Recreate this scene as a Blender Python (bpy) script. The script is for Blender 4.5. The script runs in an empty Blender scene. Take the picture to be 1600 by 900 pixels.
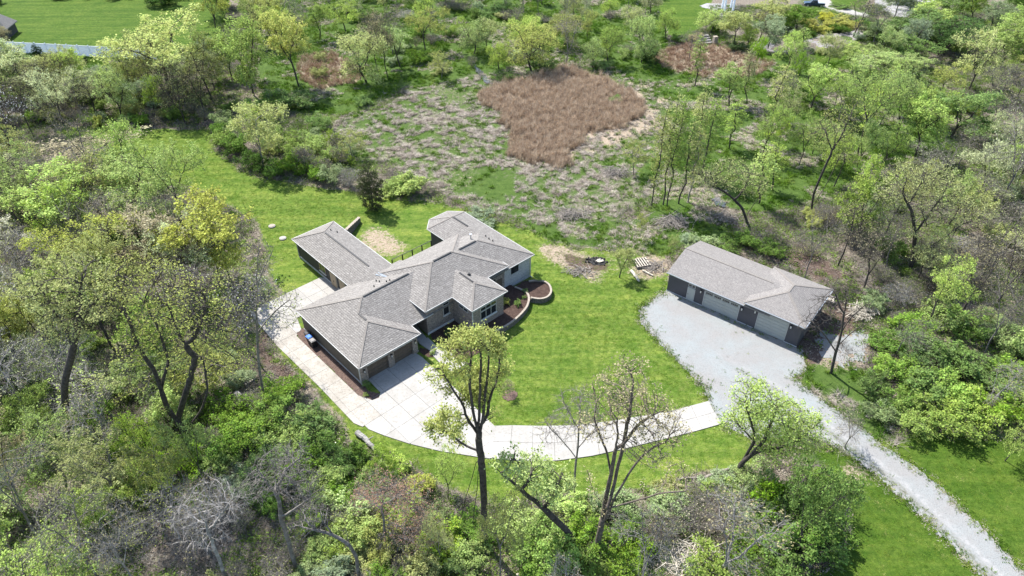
import bpy, math, random
import numpy as np
from mathutils import Matrix, Vector
D_ = bpy.data; S = bpy.context.scene; COL = S.collection
# ------------------------------------------------------------- camera
FPX, PITCH, HC = 1109.0, math.radians(38.16), 62.0
cam = D_.cameras.new("camera"); cam.sensor_width = 36.0; cam.lens = FPX / 1600 * 36.0
cam.clip_start = 0.5; cam.clip_end = 6000
camo = D_.objects.new("camera", cam); COL.objects.link(camo)
camo.location = (0, 0, HC); camo.rotation_euler = (math.radians(90) - PITCH, 0, 0)
S.camera = camo
# ------------------------------------------------------------- light
SUN_EL = math.radians(52.0); SHAD = math.radians(-51.0)
sd = Vector((-math.cos(SHAD) * math.cos(SUN_EL), -math.sin(SHAD) * math.cos(SUN_EL), math.sin(SUN_EL)))
W = D_.worlds.new("World"); S.world = W; W.use_nodes = True
nt = W.node_tree; sky = nt.nodes.new("ShaderNodeTexSky"); sky.sky_type = 'NISHITA'; sky.sun_disc = False
sky.sun_elevation = SUN_EL; sky.sun_rotation = math.atan2(sd.x, sd.y)
bg = nt.nodes["Background"]; nt.links.new(sky.outputs[0], bg.inputs[0]); bg.inputs[1].default_value = 0.14
sl = D_.lights.new("sun", 'SUN'); sl.energy = 5.0; sl.angle = math.radians(0.5); sl.color = (1.0, 0.965, 0.91)
so = D_.objects.new("sun", sl); COL.objects.link(so); so.rotation_euler = sd.to_track_quat('Z', 'Y').to_euler(); so.location = (-60, 90, 120)
S.view_settings.view_transform = 'Standard'; S.view_settings.look = 'None'; S.view_settings.gamma = 1
S.view_settings.exposure = 1.08
# ------------------------------------------------------------- geometry of the view -> places on the ground
_F = np.array([0, math.cos(PITCH), -math.sin(PITCH)]); _R = np.array([1., 0, 0]); _U = np.cross(_R, _F)
def ray(x, y): return _R * (x - 800) / FPX + _U * (450 - y) / FPX + _F
def G(x, y, z=0.0):
    d = ray(x, y); t = (z - HC) / d[2]; return np.array([0, 0, HC]) + d * t
def GY(x, y, Y):                      # point of the vertical plane at distance Y
    d = ray(x, y); t = Y / d[1]; return np.array([0, 0, HC]) + d * t
def proj(p):
    q = np.array(p, float) - np.array([0, 0, HC]); w = q @ _F
    return 800 + FPX * (q @ _R) / w, 450 - FPX * (q @ _U) / w
def ppm(p): return FPX / ((np.array(p, float) - np.array([0, 0, HC])) @ _F)
def GP(pts, z=0): return [tuple(G(x, y, z)[:2]) for x, y in pts]
rnd = random.Random(7); npr = np.random.RandomState(11)
# ------------------------------------------------------------- numpy noise
_T = np.random.RandomState(5).rand(256, 256)
def vnoise(x, y, s):
    x = np.asarray(x, float) / s + 1000.3; y = np.asarray(y, float) / s + 1000.7
    xi = np.floor(x).astype(int); yi = np.floor(y).astype(int); fx = x - xi; fy = y - yi
    fx = fx * fx * (3 - 2 * fx); fy = fy * fy * (3 - 2 * fy)
    a = _T[xi % 256, yi % 256]; b = _T[(xi + 1) % 256, yi % 256]; c = _T[xi % 256, (yi + 1) % 256]; d = _T[(xi + 1) % 256, (yi + 1) % 256]
    return (a * (1 - fx) + b * fx) * (1 - fy) + (c * (1 - fx) + d * fx) * fy
def fbm(x, y, s): return (vnoise(x, y, s) + .5 * vnoise(x, y, s * .45) + .25 * vnoise(x, y, s * .2)) / 1.75
def inpoly(X, Y, P):
    r = np.zeros(np.shape(X), bool); n = len(P)
    for i in range(n):
        x1, y1 = P[i]; x2, y2 = P[(i + 1) % n]
        if y1 == y2: continue
        c = ((y1 > Y) != (y2 > Y)) & (X < (x2 - x1) * (Y - y1) / (y2 - y1) + x1); r ^= c
    return r
# ------------------------------------------------------------- materials
def mat(name, base=(.5, .5, .5), rough=.85, n1=None, n2=None, bump=None, metal=0, coords='Object', spec=.3):
    """n1/n2: (scale, other colour, low, high)"""
    m = D_.materials.new(name); m.use_nodes = True; t = m.node_tree; b = t.nodes["Principled BSDF"]
    b.inputs["Roughness"].default_value = rough; b.inputs["Metallic"].default_value = metal
    b.inputs["Specular IOR Level"].default_value = spec
    tc = t.nodes.new("ShaderNodeTexCoord"); col = t.nodes.new("ShaderNodeRGB"); col.outputs[0].default_value = (*base, 1); cur = col.outputs[0]
    for n in (n1, n2):
        if not n: continue
        no = t.nodes.new("ShaderNodeTexNoise"); no.inputs["Scale"].default_value = n[0]; no.inputs["Detail"].default_value = 5; no.inputs["Roughness"].default_value = .65
        t.links.new(tc.outputs[coords], no.inputs["Vector"])
        mr = t.nodes.new("ShaderNodeMapRange"); mr.inputs[1].default_value = n[2]; mr.inputs[2].default_value = n[3]
        t.links.new(no.outputs["Fac"], mr.inputs[0])
        mx = t.nodes.new("ShaderNodeMixRGB"); mx.inputs[2].default_value = (*n[1], 1); t.links.new(mr.outputs[0], mx.inputs[0]); t.links.new(cur, mx.inputs[1]); cur = mx.outputs[0]
    t.links.new(cur, b.inputs["Base Color"])
    if bump:
        no = t.nodes.new("ShaderNodeTexNoise"); no.inputs["Scale"].default_value = bump[0]; no.inputs["Detail"].default_value = 4
        t.links.new(tc.outputs[coords], no.inputs["Vector"])
        bu = t.nodes.new("ShaderNodeBump"); bu.inputs["Distance"].default_value = bump[1]; t.links.new(no.outputs["Fac"], bu.inputs["Height"]); t.links.new(bu.outputs[0], b.inputs["Normal"])
    return m
M = {}
M['concrete'] = mat('concrete', (.345, .332, .31), .9, (.35, (.28, .267, .242), .4, .7), (4, (.22, .205, .185), .5, .8), (30, .01))
M['concrete_old'] = mat('weathered_concrete', (.36, .34, .305), .9, (.5, (.28, .255, .22), .42, .7), (5, (.20, .175, .145), .5, .75), (30, .01))
M['gravel'] = mat('gravel', (.235, .231, .224), .95, (.22, (.24, .262, .262), .4, .7), (7, (.15, .145, .14), .5, .85), (14, .05))
M['mulch'] = mat('mulch', (.055, .032, .024), .95, (3, (.10, .065, .05), .4, .7), (14, (.02, .012, .01), .45, .7), (10, .08))
M['mulch_light'] = mat('dry_mulch', (.11, .072, .058), .95, (3, (.06, .04, .033), .4, .7), (9, (.20, .145, .12), .5, .75), (10, .08))
M['trim'] = mat('white_trim', (.42, .415, .40), .55)
M['frieze'] = mat('frieze_board', (.38, .39, .40), .6)
M['dark_trim'] = mat('dark_trim', (.03, .03, .03), .5)
M['glass'] = mat('dark_glass', (.015, .02, .025), .08, spec=.8)
M['cover'] = mat('garage_door_brown', (.115, .088, .068), .6, (1.2, (.095, .074, .058), .4, .7))
M['door_white'] = mat('pale_door', (.38, .385, .36), .6, (1.0, (.35, .355, .33), .4, .7))
M['door_tan'] = mat('tan_door', (.40, .31, .22), .6)
M['shopwall'] = mat('charcoal_siding', (.085, .08, .088), .75, (.6, (.07, .066, .07), .4, .7))
M['metal'] = mat('dark_metal', (.03, .03, .03), .4, metal=.6)
M['galv'] = mat('galvanised_metal', (.55, .57, .58), .35, metal=.7)
M['sill'] = mat('pale_sill', (.52, .52, .52), .7)
M['wood_pale'] = mat('pale_wood', (.42, .385, .32), .85, (3, (.48, .43, .35), .4, .7))
M['wood_grey'] = mat('grey_wood', (.28, .25, .22), .9, (3, (.17, .15, .13), .4, .7))
M['charred_and_shade'] = mat('charred_ash_and_shade', (.02, .02, .02), .95, (4, (.08, .075, .07), .5, .7), bump=(8, .1))  # burn pit ash, also used for the painted shade under pallet slats
M['vinyl'] = mat('white_vinyl', (.80, .83, .88), .5)
t_ = M['vinyl'].node_tree; o_ = [n for n in t_.nodes if n.type == 'OUTPUT_MATERIAL'][0]; tl_ = t_.nodes.new('ShaderNodeBsdfTranslucent'); tl_.inputs[0].default_value = (.8, .84, .9, 1); mx_ = t_.nodes.new('ShaderNodeMixShader'); mx_.inputs[0].default_value = .4; t_.links.new(t_.nodes['Principled BSDF'].outputs[0], mx_.inputs[1]); t_.links.new(tl_.outputs[0], mx_.inputs[2]); t_.links.new(mx_.outputs[0], o_.inputs[0])
M['flash'] = mat('dull_flashing', (.20, .23, .26), .7)
M['blue'] = mat('blue_plastic', (.03, .16, .55), .45)
M['binbody'] = mat('black_plastic', (.02, .02, .022), .5)
M['greylid'] = mat('grey_plastic', (.20, .19, .185), .5)
M['capstone'] = mat('cap_stone', (.33, .285, .235), .9, (3, (.24, .205, .17), .4, .7))
M['rock'] = mat('rock', (.30, .29, .27), .9, (1.5, (.18, .17, .16), .4, .7), bump=(3, .2))
M['bluepaint'] = mat('truck_paint', (.015, .035, .07), .25, spec=.6)
M['tyre'] = mat('tyre', (.02, .02, .02), .9)
M['road'] = mat('pale_road', (.30, .295, .295), .95, (.3, (.25, .245, .245), .4, .7), (8, (.2, .2, .2), .55, .8))
M['paver'] = mat('grey_pavers', (.24, .22, .215), .9, (.5, (.18, .17, .165), .4, .7), (8, (.13, .125, .12), .55, .8))
M['redbrick'] = mat('edging_brick', (.30, .17, .13), .9)
def water_mat():
    m = mat('pond_water', (.05, .055, .05), .04, spec=.9); return m
M['water'] = water_mat()
def wall_mat(name, c1, c2, cm, bw, bh, mort, bump=.02, noise=None):
    m = D_.materials.new(name); m.use_nodes = True; t = m.node_tree; b = t.nodes["Principled BSDF"]; b.inputs["Roughness"].default_value = .9
    tc = t.nodes.new("ShaderNodeTexCoord"); sp = t.nodes.new("ShaderNodeSeparateXYZ"); t.links.new(tc.outputs['Object'], sp.inputs[0])
    ad = t.nodes.new("ShaderNodeMath"); t.links.new(sp.outputs[0], ad.inputs[0]); t.links.new(sp.outputs[1], ad.inputs[1])
    cb = t.nodes.new("ShaderNodeCombineXYZ"); t.links.new(ad.outputs[0], cb.inputs[0]); t.links.new(sp.outputs[2], cb.inputs[1])
    br = t.nodes.new("ShaderNodeTexBrick"); br.inputs["Scale"].default_value = 1; br.inputs["Brick Width"].default_value = bw; br.inputs["Row Height"].default_value = bh
    br.inputs["Mortar Size"].default_value = mort; br.inputs["Color1"].default_value = (*c1, 1); br.inputs["Color2"].default_value = (*c2, 1); br.inputs["Mortar"].default_value = (*cm, 1)
    t.links.new(cb.outputs[0], br.inputs["Vector"])
    cur = br.outputs["Color"]
    if noise:
        no = t.nodes.new("ShaderNodeTexNoise"); no.inputs["Scale"].default_value = noise[0]; no.inputs["Detail"].default_value = 5; t.links.new(tc.outputs['Object'], no.inputs["Vector"])
        mr = t.nodes.new("ShaderNodeMapRange"); mr.inputs[1].default_value = .3; mr.inputs[2].default_value = .7; mr.inputs[3].default_value = noise[1]; mr.inputs[4].default_value = noise[2]; t.links.new(no.outputs["Fac"], mr.inputs[0])
        mx = t.nodes.new("ShaderNodeMixRGB"); mx.blend_type = 'MULTIPLY'; mx.inputs[0].default_value = 1; t.links.new(cur, mx.inputs[1]); t.links.new(mr.outputs[0], mx.inputs[2]); cur = mx.outputs[0]
    t.links.new(cur, b.inputs["Base Color"])
    bu = t.nodes.new("ShaderNodeBump"); bu.inputs["Distance"].default_value = bump; bu.invert = True; t.links.new(br.outputs["Fac"], bu.inputs["Height"]); t.links.new(bu.outputs[0], b.inputs["Normal"])
    return m
M['brick'] = wall_mat('mixed_brick', (.27, .215, .18), (.17, .135, .115), (.30, .275, .25), .42, .14, .02, .02, (5, .65, 1.35))
M['brick_pale'] = wall_mat('pale_brick', (.42, .42, .43), (.30, .31, .33), (.46, .46, .46), .42, .14, .02, .02, (5, .75, 1.25))
M['siding'] = wall_mat('taupe_siding', (.145, .125, .10), (.135, .117, .094), (.06, .05, .04), 30, .2, .012, .02, (2, .85, 1.1))
M['siding_dark'] = wall_mat('dark_siding', (.075, .07, .066), (.07, .066, .062), (.03, .03, .03), 30, .2, .012, .02, (2, .85, 1.1))
M['roof'] = wall_mat('asphalt_shingles', (.235, .220, .203), (.172, .160, .147), (.125, .115, .105), .46, .10, .010, .02, (7, .6, 1.4))
M['roof_shop'] = wall_mat('grey_shingles', (.237, .220, .205), (.185, .172, .162), (.13, .122, .115), .30, .05, .006, .01, (9, .72, 1.28))
M['roof_ridge'] = mat('ridge_cap', (.215, .197, .178), .95, (6, (.155, .14, .125), .4, .7))
M['block'] = wall_mat('retaining_block', (.20, .175, .15), (.14, .12, .105), (.05, .045, .04), .4, .2, .02, .03, (4, .7, 1.3))
def leaf_mat(name, trans=.35, tint=.5):
    m = D_.materials.new(name); m.use_nodes = True; t = m.node_tree; t.nodes.clear()
    out = t.nodes.new("ShaderNodeOutputMaterial"); oi = t.nodes.new("ShaderNodeObjectInfo"); at = t.nodes.new("ShaderNodeAttribute"); at.attribute_name = "rnd"
    hs = t.nodes.new("ShaderNodeHueSaturation")
    def mr(src, a, b):
        n = t.nodes.new("ShaderNodeMapRange"); n.inputs[3].default_value = a; n.inputs[4].default_value = b; t.links.new(src, n.inputs[0]); return n.outputs[0]
    t.links.new(oi.outputs["Color"], hs.inputs["Color"]); t.links.new(mr(at.outputs["Fac"], .482, .512), hs.inputs["Hue"]); t.links.new(mr(at.outputs["Fac"], 1 - tint, 1 + tint), hs.inputs["Value"])
    t.links.new(mr(oi.outputs["Random"], .85, 1.1), hs.inputs["Saturation"])
    d = t.nodes.new("ShaderNodeBsdfDiffuse"); tr = t.nodes.new("ShaderNodeBsdfTranslucent"); mx = t.nodes.new("ShaderNodeMixShader"); mx.inputs[0].default_value = trans
    t.links.new(hs.outputs[0], d.inputs[0]); t.links.new(hs.outputs[0], tr.inputs[0]); t.links.new(d.outputs[0], mx.inputs[1]); t.links.new(tr.outputs[0], mx.inputs[2]); t.links.new(mx.outputs[0], out.inputs[0])
    return m
M['leaf'] = leaf_mat('spring_leaves', .42, .38)
for k_ in ('concrete', 'concrete_old'):
    t_ = M[k_].node_tree; b_ = t_.nodes["Principled BSDF"]; src = b_.inputs["Base Color"].links[0].from_socket; oi_ = t_.nodes.new("ShaderNodeObjectInfo"); mr_ = t_.nodes.new("ShaderNodeMapRange"); mr_.inputs[3].default_value = .92; mr_.inputs[4].default_value = 1.05
    t_.links.new(oi_.outputs["Random"], mr_.inputs[0]); mx_ = t_.nodes.new("ShaderNodeMixRGB"); mx_.blend_type = 'MULTIPLY'; mx_.inputs[0].default_value = 1; t_.links.new(src, mx_.inputs[1]); t_.links.new(mr_.outputs[0], mx_.inputs[2]); t_.links.new(mx_.outputs[0], b_.inputs["Base Color"])
def bark_mat():
    m = mat('bark', (.5, .5, .5), .95, bump=(12, .04)); t = m.node_tree; b = t.nodes["Principled BSDF"]
    oi = t.nodes.new("ShaderNodeObjectInfo"); tc = t.nodes.new("ShaderNodeTexCoord"); no = t.nodes.new("ShaderNodeTexNoise"); no.inputs["Scale"].default_value = 3; no.inputs["Detail"].default_value = 5
    t.links.new(tc.outputs["Object"], no.inputs["Vector"]); mr = t.nodes.new("ShaderNodeMapRange"); mr.inputs[1].default_value = .3; mr.inputs[2].default_value = .7; mr.inputs[3].default_value = .55; mr.inputs[4].default_value = 1.5
    t.links.new(no.outputs["Fac"], mr.inputs[0]); mx = t.nodes.new("ShaderNodeMixRGB"); mx.blend_type = 'MULTIPLY'; mx.inputs[0].default_value = 1
    t.links.new(oi.outputs["Color"], mx.inputs[1]); t.links.new(mr.outputs[0], mx.inputs[2]); t.links.new(mx.outputs[0], b.inputs["Base Color"]); return m
M['bark'] = bark_mat()
def stuff_mat(name, cols, scale=.25, trans=.25, fine=3.0, shades=(.65, 1.35)):
    """colour drifts over the ground; every instance also gets its own shade"""
    m = D_.materials.new(name); m.use_nodes = True; t = m.node_tree; t.nodes.clear(); out = t.nodes.new("ShaderNodeOutputMaterial")
    ge = t.nodes.new("ShaderNodeNewGeometry"); no = t.nodes.new("ShaderNodeTexNoise"); no.inputs["Scale"].default_value = scale; no.inputs["Detail"].default_value = 6; no.inputs["Roughness"].default_value = .7
    t.links.new(ge.outputs["Position"], no.inputs["Vector"]); cr = t.nodes.new("ShaderNodeValToRGB"); e = cr.color_ramp.elements
    e[0].position = .32; e[0].color = (*cols[0], 1); e[1].position = .68; e[1].color = (*cols[-1], 1)
    for i, c in enumerate(cols[1:-1]):
        n = e.new(.32 + .36 * (i + 1) / (len(cols) - 1)); n.color = (*c, 1)
    t.links.new(no.outputs["Fac"], cr.inputs[0])
    n2 = t.nodes.new("ShaderNodeTexNoise"); n2.inputs["Scale"].default_value = fine; n2.inputs["Detail"].default_value = 2; t.links.new(ge.outputs["Position"], n2.inputs["Vector"])
    mr = t.nodes.new("ShaderNodeMapRange"); mr.inputs[1].default_value = .3; mr.inputs[2].default_value = .7; mr.inputs[3].default_value = shades[0]; mr.inputs[4].default_value = shades[1]; t.links.new(n2.outputs["Fac"], mr.inputs[0])
    mx = t.nodes.new("ShaderNodeMixRGB"); mx.blend_type = 'MULTIPLY'; mx.inputs[0].default_value = 1; t.links.new(cr.outputs[0], mx.inputs[1]); t.links.new(mr.outputs[0], mx.inputs[2])
    d = t.nodes.new("ShaderNodeBsdfDiffuse"); tr = t.nodes.new("ShaderNodeBsdfTranslucent"); ms = t.nodes.new("ShaderNodeMixShader"); ms.inputs[0].default_value = trans
    t.links.new(mx.outputs[0], d.inputs[0]); t.links.new(mx.outputs[0], tr.inputs[0]); t.links.new(d.outputs[0], ms.inputs[1]); t.links.new(tr.outputs[0], ms.inputs[2]); t.links.new(ms.outputs[0], out.inputs[0]); return m
# ------------------------------------------------------------- object helpers
def mesh_np(name, verts, polys, m=None, rndv=None, smooth=False):
    """polys: (n,k) array or list of tuples"""
    me = D_.meshes.new(name)
    if isinstance(polys, np.ndarray):
        v = np.asarray(verts, np.float32); n, k = polys.shape
        me.vertices.add(len(v)); me.vertices.foreach_set("co", v.ravel()); me.loops.add(n * k); me.loops.foreach_set("vertex_index", polys.astype(np.int32).ravel())
        me.polygons.add(n); me.polygons.foreach_set("loop_start", np.arange(0, n * k, k, dtype=np.int32)); me.polygons.foreach_set("loop_total", np.full(n, k, np.int32))
        me.update(calc_edges=True)
    else:
        me.from_pydata([tuple(map(float, p)) for p in verts], [], polys)
    if rndv is not None:
        a = me.attributes.new("rnd", 'FLOAT', 'FACE'); a.data.foreach_set("value", np.asarray(rndv, np.float32))
    if smooth: me.polygons.foreach_set("use_smooth", np.ones(len(me.polygons), bool))
    if m: me.materials.append(M[m] if isinstance(m, str) else m)
    return me
def link(name, me, parent=None, loc=(0, 0, 0), rot=(0, 0, 0)):
    o = D_.objects.new(name, me); COL.objects.link(o); o.location = loc; o.rotation_euler = rot
    if parent: o.parent = parent
    return o
def thing(name, label, cat, loc=(0, 0, 0), rotz=0, group=None):
    o = link(name, None, None, loc, (0, 0, rotz)); o['label'] = label; o['category'] = cat; o.empty_display_size = .3
    if group: o['group'] = group
    return o
def tag(o, label, cat, group=None, kind=None):
    if label: o['label'] = label
    if cat: o['category'] = cat
    if group: o['group'] = group
    if kind: o['kind'] = kind
    return o
class MB:
    def __init__(s): s.v = []; s.f = []
    def poly(s, vs, fs):
        b = len(s.v); s.v += [tuple(map(float, p)) for p in vs]; s.f += [tuple(b + i for i in f) for f in fs]
    def box(s, a, b, c, d, e, f):
        s.poly([(a, c, e), (b, c, e), (b, d, e), (a, d, e), (a, c, f), (b, c, f), (b, d, f), (a, d, f)], [(0, 3, 2, 1), (4, 5, 6, 7), (0, 1, 5, 4), (1, 2, 6, 5), (2, 3, 7, 6), (3, 0, 4, 7)])
    def bevbox(s, a, b, c, d, e, f, w=.03):
        s.poly([(a + w, c + w, e), (b - w, c + w, e), (b - w, d - w, e), (a + w, d - w, e), (a, c, e + w), (b, c, e + w), (b, d, e + w), (a, d, e + w), (a, c, f - w), (b, c, f - w), (b, d, f - w), (a, d, f - w), (a + w, c + w, f), (b - w, c + w, f), (b - w, d - w, f), (a + w, d - w, f)],
               [(0, 3, 2, 1), (12, 13, 14, 15)] + [(i + o, (i + 1) % 4 + o, (i + 1) % 4 + o + 4, i + o + 4) for o in (0, 4, 8) for i in range(4)])
    def bar(s, p, q, w, h=None, up=(0, 0, 1)):
        h = h or w; p = Vector(p); q = Vector(q); d = (q - p).normalized(); u = Vector(up)
        if abs(d.dot(u)) > .98: u = Vector((1, 0, 0))
        x = d.cross(u).normalized() * w / 2; y = x.cross(d).normalized() * h / 2
        s.poly([p - x - y, p + x - y, p + x + y, p - x + y, q - x - y, q + x - y, q + x + y, q - x + y], [(0, 3, 2, 1), (4, 5, 6, 7), (0, 1, 5, 4), (1, 2, 6, 5), (2, 3, 7, 6), (3, 0, 4, 7)])
    def tube(s, p, q, r0, r1=None, n=8, cap=True):
        r1 = r0 if r1 is None else r1; p = Vector(p); q = Vector(q); d = (q - p).normalized(); x = d.orthogonal().normalized(); y = d.cross(x)
        vs = [p + (x * math.cos(a) + y * math.sin(a)) * r0 for a in [6.2832 * i / n for i in range(n)]] + [q + (x * math.cos(a) + y * math.sin(a)) * r1 for a in [6.2832 * i / n for i in range(n)]]
        fs = [(i, (i + 1) % n, (i + 1) % n + n, i + n) for i in range(n)]
        if cap: fs += [tuple(range(n))[::-1], tuple(range(n, 2 * n))]
        s.poly(vs, fs)
    def prism(s, pts, z0, z1):
        n = len(pts); ar = sum(pts[i][0] * pts[(i + 1) % n][1] - pts[(i + 1) % n][0] * pts[i][1] for i in range(n))
        if ar < 0: pts = pts[::-1]
        s.poly([(x, y, z0) for x, y in pts] + [(x, y, z1) for x, y in pts], [tuple(range(n))[::-1], tuple(range(n, 2 * n))] + [(i, (i + 1) % n, (i + 1) % n + n, i + n) for i in range(n)])
    def build(s, name, m, parent=None, smooth=False):
        return link(name, mesh_np(name, s.v, s.f, m, smooth=smooth), parent)
def boxp(name, m, parent, *a):
    b = MB(); b.box(*a); return b.build(name, m, parent)
# ------------------------------------------------------------- zones of the ground (outlines on the ground plane)
LAWN = GP([(82, 200), (150, 196), (330, 203), (338, 232), (372, 262), (430, 282), (520, 296), (640, 312), (690, 318), (740, 330), (800, 350), (860, 378), (940, 392), (1040, 398), (1050, 470), (1000, 470), (1010, 500), (1060, 540), (1105, 600), (1120, 640), (1150, 665), (1180, 690), (1190, 720), (1090, 740), (1000, 760), (900, 770), (830, 780), (760, 790), (700, 765), (640, 725), (560, 690), (540, 665), (400, 505), (390, 488), (450, 455), (420, 430), (405, 350), (300, 290), (240, 290), (120, 235)])
LAWN_R = [GP([(1372, 688), (1460, 682), (1660, 680), (1720, 960), (1620, 990), (1500, 800)]), GP([(1225, 700), (1300, 700), (1345, 712), (1440, 790), (1575, 905), (1640, 960), (1240, 960), (1265, 890), (1325, 850), (1330, 780), (1290, 730)])]
LAWN_TL = GP([(-150, -60), (380, -60), (350, 30), (335, 90), (250, 100), (160, 92), (-150, 62)]); LAWN_TC = GP([(1020, -20), (1120, -20), (1100, 40), (1075, 62), (1045, 55), (1035, 30)])
LAWN_TR = [GP([(1290, -20), (1380, -20), (1345, 14), (1300, 5)]), GP([(1150, 74), (1200, 84), (1262, 84), (1320, 76), (1345, 64), (1342, 90), (1270, 100), (1180, 90)])]
MARSH = GP([(500, 215), (540, 180), (600, 165), (650, 135), (740, 120), (830, 100), (960, 105), (1050, 150), (1050, 210), (1010, 260), (1005, 320), (960, 345), (880, 352), (800, 340), (735, 318), (690, 300), (620, 255), (560, 250)])
REED = GP([(752, 148), (765, 138), (817, 122), (855, 107), (895, 106), (949, 120), (1000, 146), (1014, 166), (998, 178), (967, 198), (925, 216), (902, 238), (890, 260), (832, 258), (796, 246), (788, 222), (800, 204), (776, 180)])
REED2 = GP([(1015, 85), (1070, 66), (1130, 72), (1180, 90), (1215, 100), (1180, 120), (1100, 120), (1040, 108)]); REED3 = GP([(465, 90), (520, 78), (565, 110), (560, 130), (500, 140), (470, 120)])
MEADOW = [GP([(430, -60), (1020, -60), (1040, 60), (1060, 120), (1000, 140), (960, 105), (830, 98), (740, 118), (640, 138), (540, 180), (440, 175), (400, 120), (400, 40)]), GP([(1030, 120), (1120, 100), (1240, 90), (1340, 95), (1480, 190), (1520, 250), (1420, 250), (1300, 300), (1240, 330), (1120, 320), (1010, 350), (1010, 260)]), GP([(960, 345), (1100, 330), (1180, 380), (1100, 378), (1040, 400), (860, 375), (800, 342)]),
          GP([(1180, 600), (1270, 560), (1350, 570), (1400, 690), (1350, 680), (1260, 640)]), GP([(0, 70), (170, 92), (210, 110), (120, 130), (0, 120)])]
WOODSOIL = [GP([(-300, 120), (80, 130), (300, 150), (350, 200), (80, 198), (110, 240), (300, 300), (400, 360), (430, 450), (385, 490), (420, 545), (540, 670), (640, 730), (700, 780), (760, 800), (780, 1100), (-300, 1100)])]
STRAW = [GP([(548, 372), (575, 352), (600, 360), (625, 372), (650, 385), (612, 410)]), GP([(835, 378), (870, 385), (905, 392), (925, 398), (935, 425), (925, 445), (895, 420), (850, 395)]), GP([(1000, 395), (1040, 398), (1055, 420), (1015, 440), (990, 425)]), GP([(1255, 545), (1300, 520), (1350, 510), (1378, 530), (1350, 580), (1290, 578)]), GP([(1000, 468), (1040, 452), (1060, 470), (1010, 480)]), GP([(1280, 722), (1350, 712), (1362, 745), (1310, 752)]), GP([(455, 560), (480, 580), (548, 655), (540, 668), (500, 630), (450, 590)]), GP([(980, 165), (1030, 168), (1040, 200), (960, 225), (920, 240), (930, 215)])]
DIRT = [GP([(1185, 555), (1260, 500), (1330, 470), (1350, 500), (1290, 560), (1240, 590)]), GP([(880, 396), (950, 396), (960, 418), (900, 425)]), GP([(400, 500), (425, 545), (480, 600), (460, 605), (400, 560)]), GP([(1150, 380), (1280, 400), (1330, 430), (1300, 440), (1180, 400)])]
GRAVEL = GP([(1000, 484), (1040, 455), (1062, 462), (1252, 547), (1262, 575), (1240, 592), (1285, 625), (1330, 658), (1370, 690), (1450, 745), (1530, 820), (1640, 935), (1590, 950), (1540, 905), (1450, 815), (1370, 745), (1318, 705), (1255, 680), (1195, 690), (1140, 672), (1118, 655), (1106, 632), (1100, 605), (1070, 575), (1030, 535), (1003, 505)])
XS = np.concatenate([[-4000, -1500, -600, -330], np.arange(-215, 216, .6), [330, 600, 1500, 4000]]); YS = np.concatenate([[-600, -200, -60, 0], np.arange(22, 262, .6), [300, 400, 700, 1800, 5000]])
GX, GYY = np.meshgrid(XS, YS, indexing='ij')
wx = GX + (fbm(GX, GYY, 5) - .5) * 3.2; wy = GYY + (fbm(GX + 77, GYY + 31, 5) - .5) * 3.2
wx1 = GX + (fbm(GX, GYY, 3) - .5) * 1.2; wy1 = GYY + (fbm(GX + 77, GYY + 31, 3) - .5) * 1.2
def anyp(X, Y, L):
    r = np.zeros(X.shape, bool)
    for P in L: r |= inpoly(X, Y, P)
    return r
Z = {}
Z['lawn'] = anyp(wx1, wy1, [LAWN, *LAWN_R, LAWN_TL, LAWN_TC, *LAWN_TR]); Z['marsh'] = inpoly(wx, wy, MARSH); Z['straw2'] = anyp(wx, wy, STRAW[1:3] + [GP([(840, 376), (900, 384), (980, 392), (1045, 395), (1050, 430), (1010, 445), (960, 430), (930, 445), (890, 425), (850, 400)])]); Z['reed'] = anyp(wx, wy, [REED]); Z['reed2'] = anyp(wx, wy, [REED2, REED3])
Z['meadow'] = anyp(wx, wy, MEADOW); Z['straw'] = anyp(wx, wy, STRAW); Z['dirt'] = anyp(wx, wy, DIRT); Z['wood'] = anyp(wx, wy, WOODSOIL)
def blur(a, k=1):
    a = a.astype(float)
    for _ in range(k): a[1:-1, 1:-1] = (a[1:-1, 1:-1] * 2 + a[:-2, 1:-1] + a[2:, 1:-1] + a[1:-1, :-2] + a[1:-1, 2:]) / 6
    return a
w_lawn = blur(Z['lawn'], 2); w_green = blur(Z['meadow'] | Z['marsh'], 3); w_straw = .66 * blur(Z['straw'], 8) + .62 * blur(Z['reed'] | Z['reed2'], 3) + .30 * blur(Z['marsh'], 4) * (fbm(GX, GYY, 9) > .5) + .42 * blur(Z['meadow'] & (fbm(GX + 31, GYY + 5, 6) > .6), 2) + .34 * blur(Z['straw2'], 5); w_dirt = blur(Z['dirt'], 3)
w_green = np.where((Z['marsh']) & ~Z['lawn'], w_green * (.25 + .9 * fbm(GX + 9, GYY, 7)), w_green)
wood_green = (fbm(GX + 50, GYY + 20, 10) - .30) * 1.9
w_green = np.maximum(w_green, np.clip(wood_green, 0, .62) * (1 - w_lawn))
w_reed = blur(Z['reed'], 10)
def zval(a, x, y):
    i = np.clip(np.searchsorted(XS, x), 0, len(XS) - 1); j = np.clip(np.searchsorted(YS, y), 0, len(YS) - 1); return a[i, j]
def zat(k, x, y):
    i = np.clip(np.searchsorted(XS, x), 0, len(XS) - 1); j = np.clip(np.searchsorted(YS, y), 0, len(YS) - 1); return Z[k][i, j]
near = (GYY > 20) & (GYY < 262) & (np.abs(GX) < 216)
hz = np.where(near, (1 - np.clip(blur(w_lawn > .01, 8) * 3, 0, 1)) * (fbm(GX, GYY, 8) - .5) * .35, 0)
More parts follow.
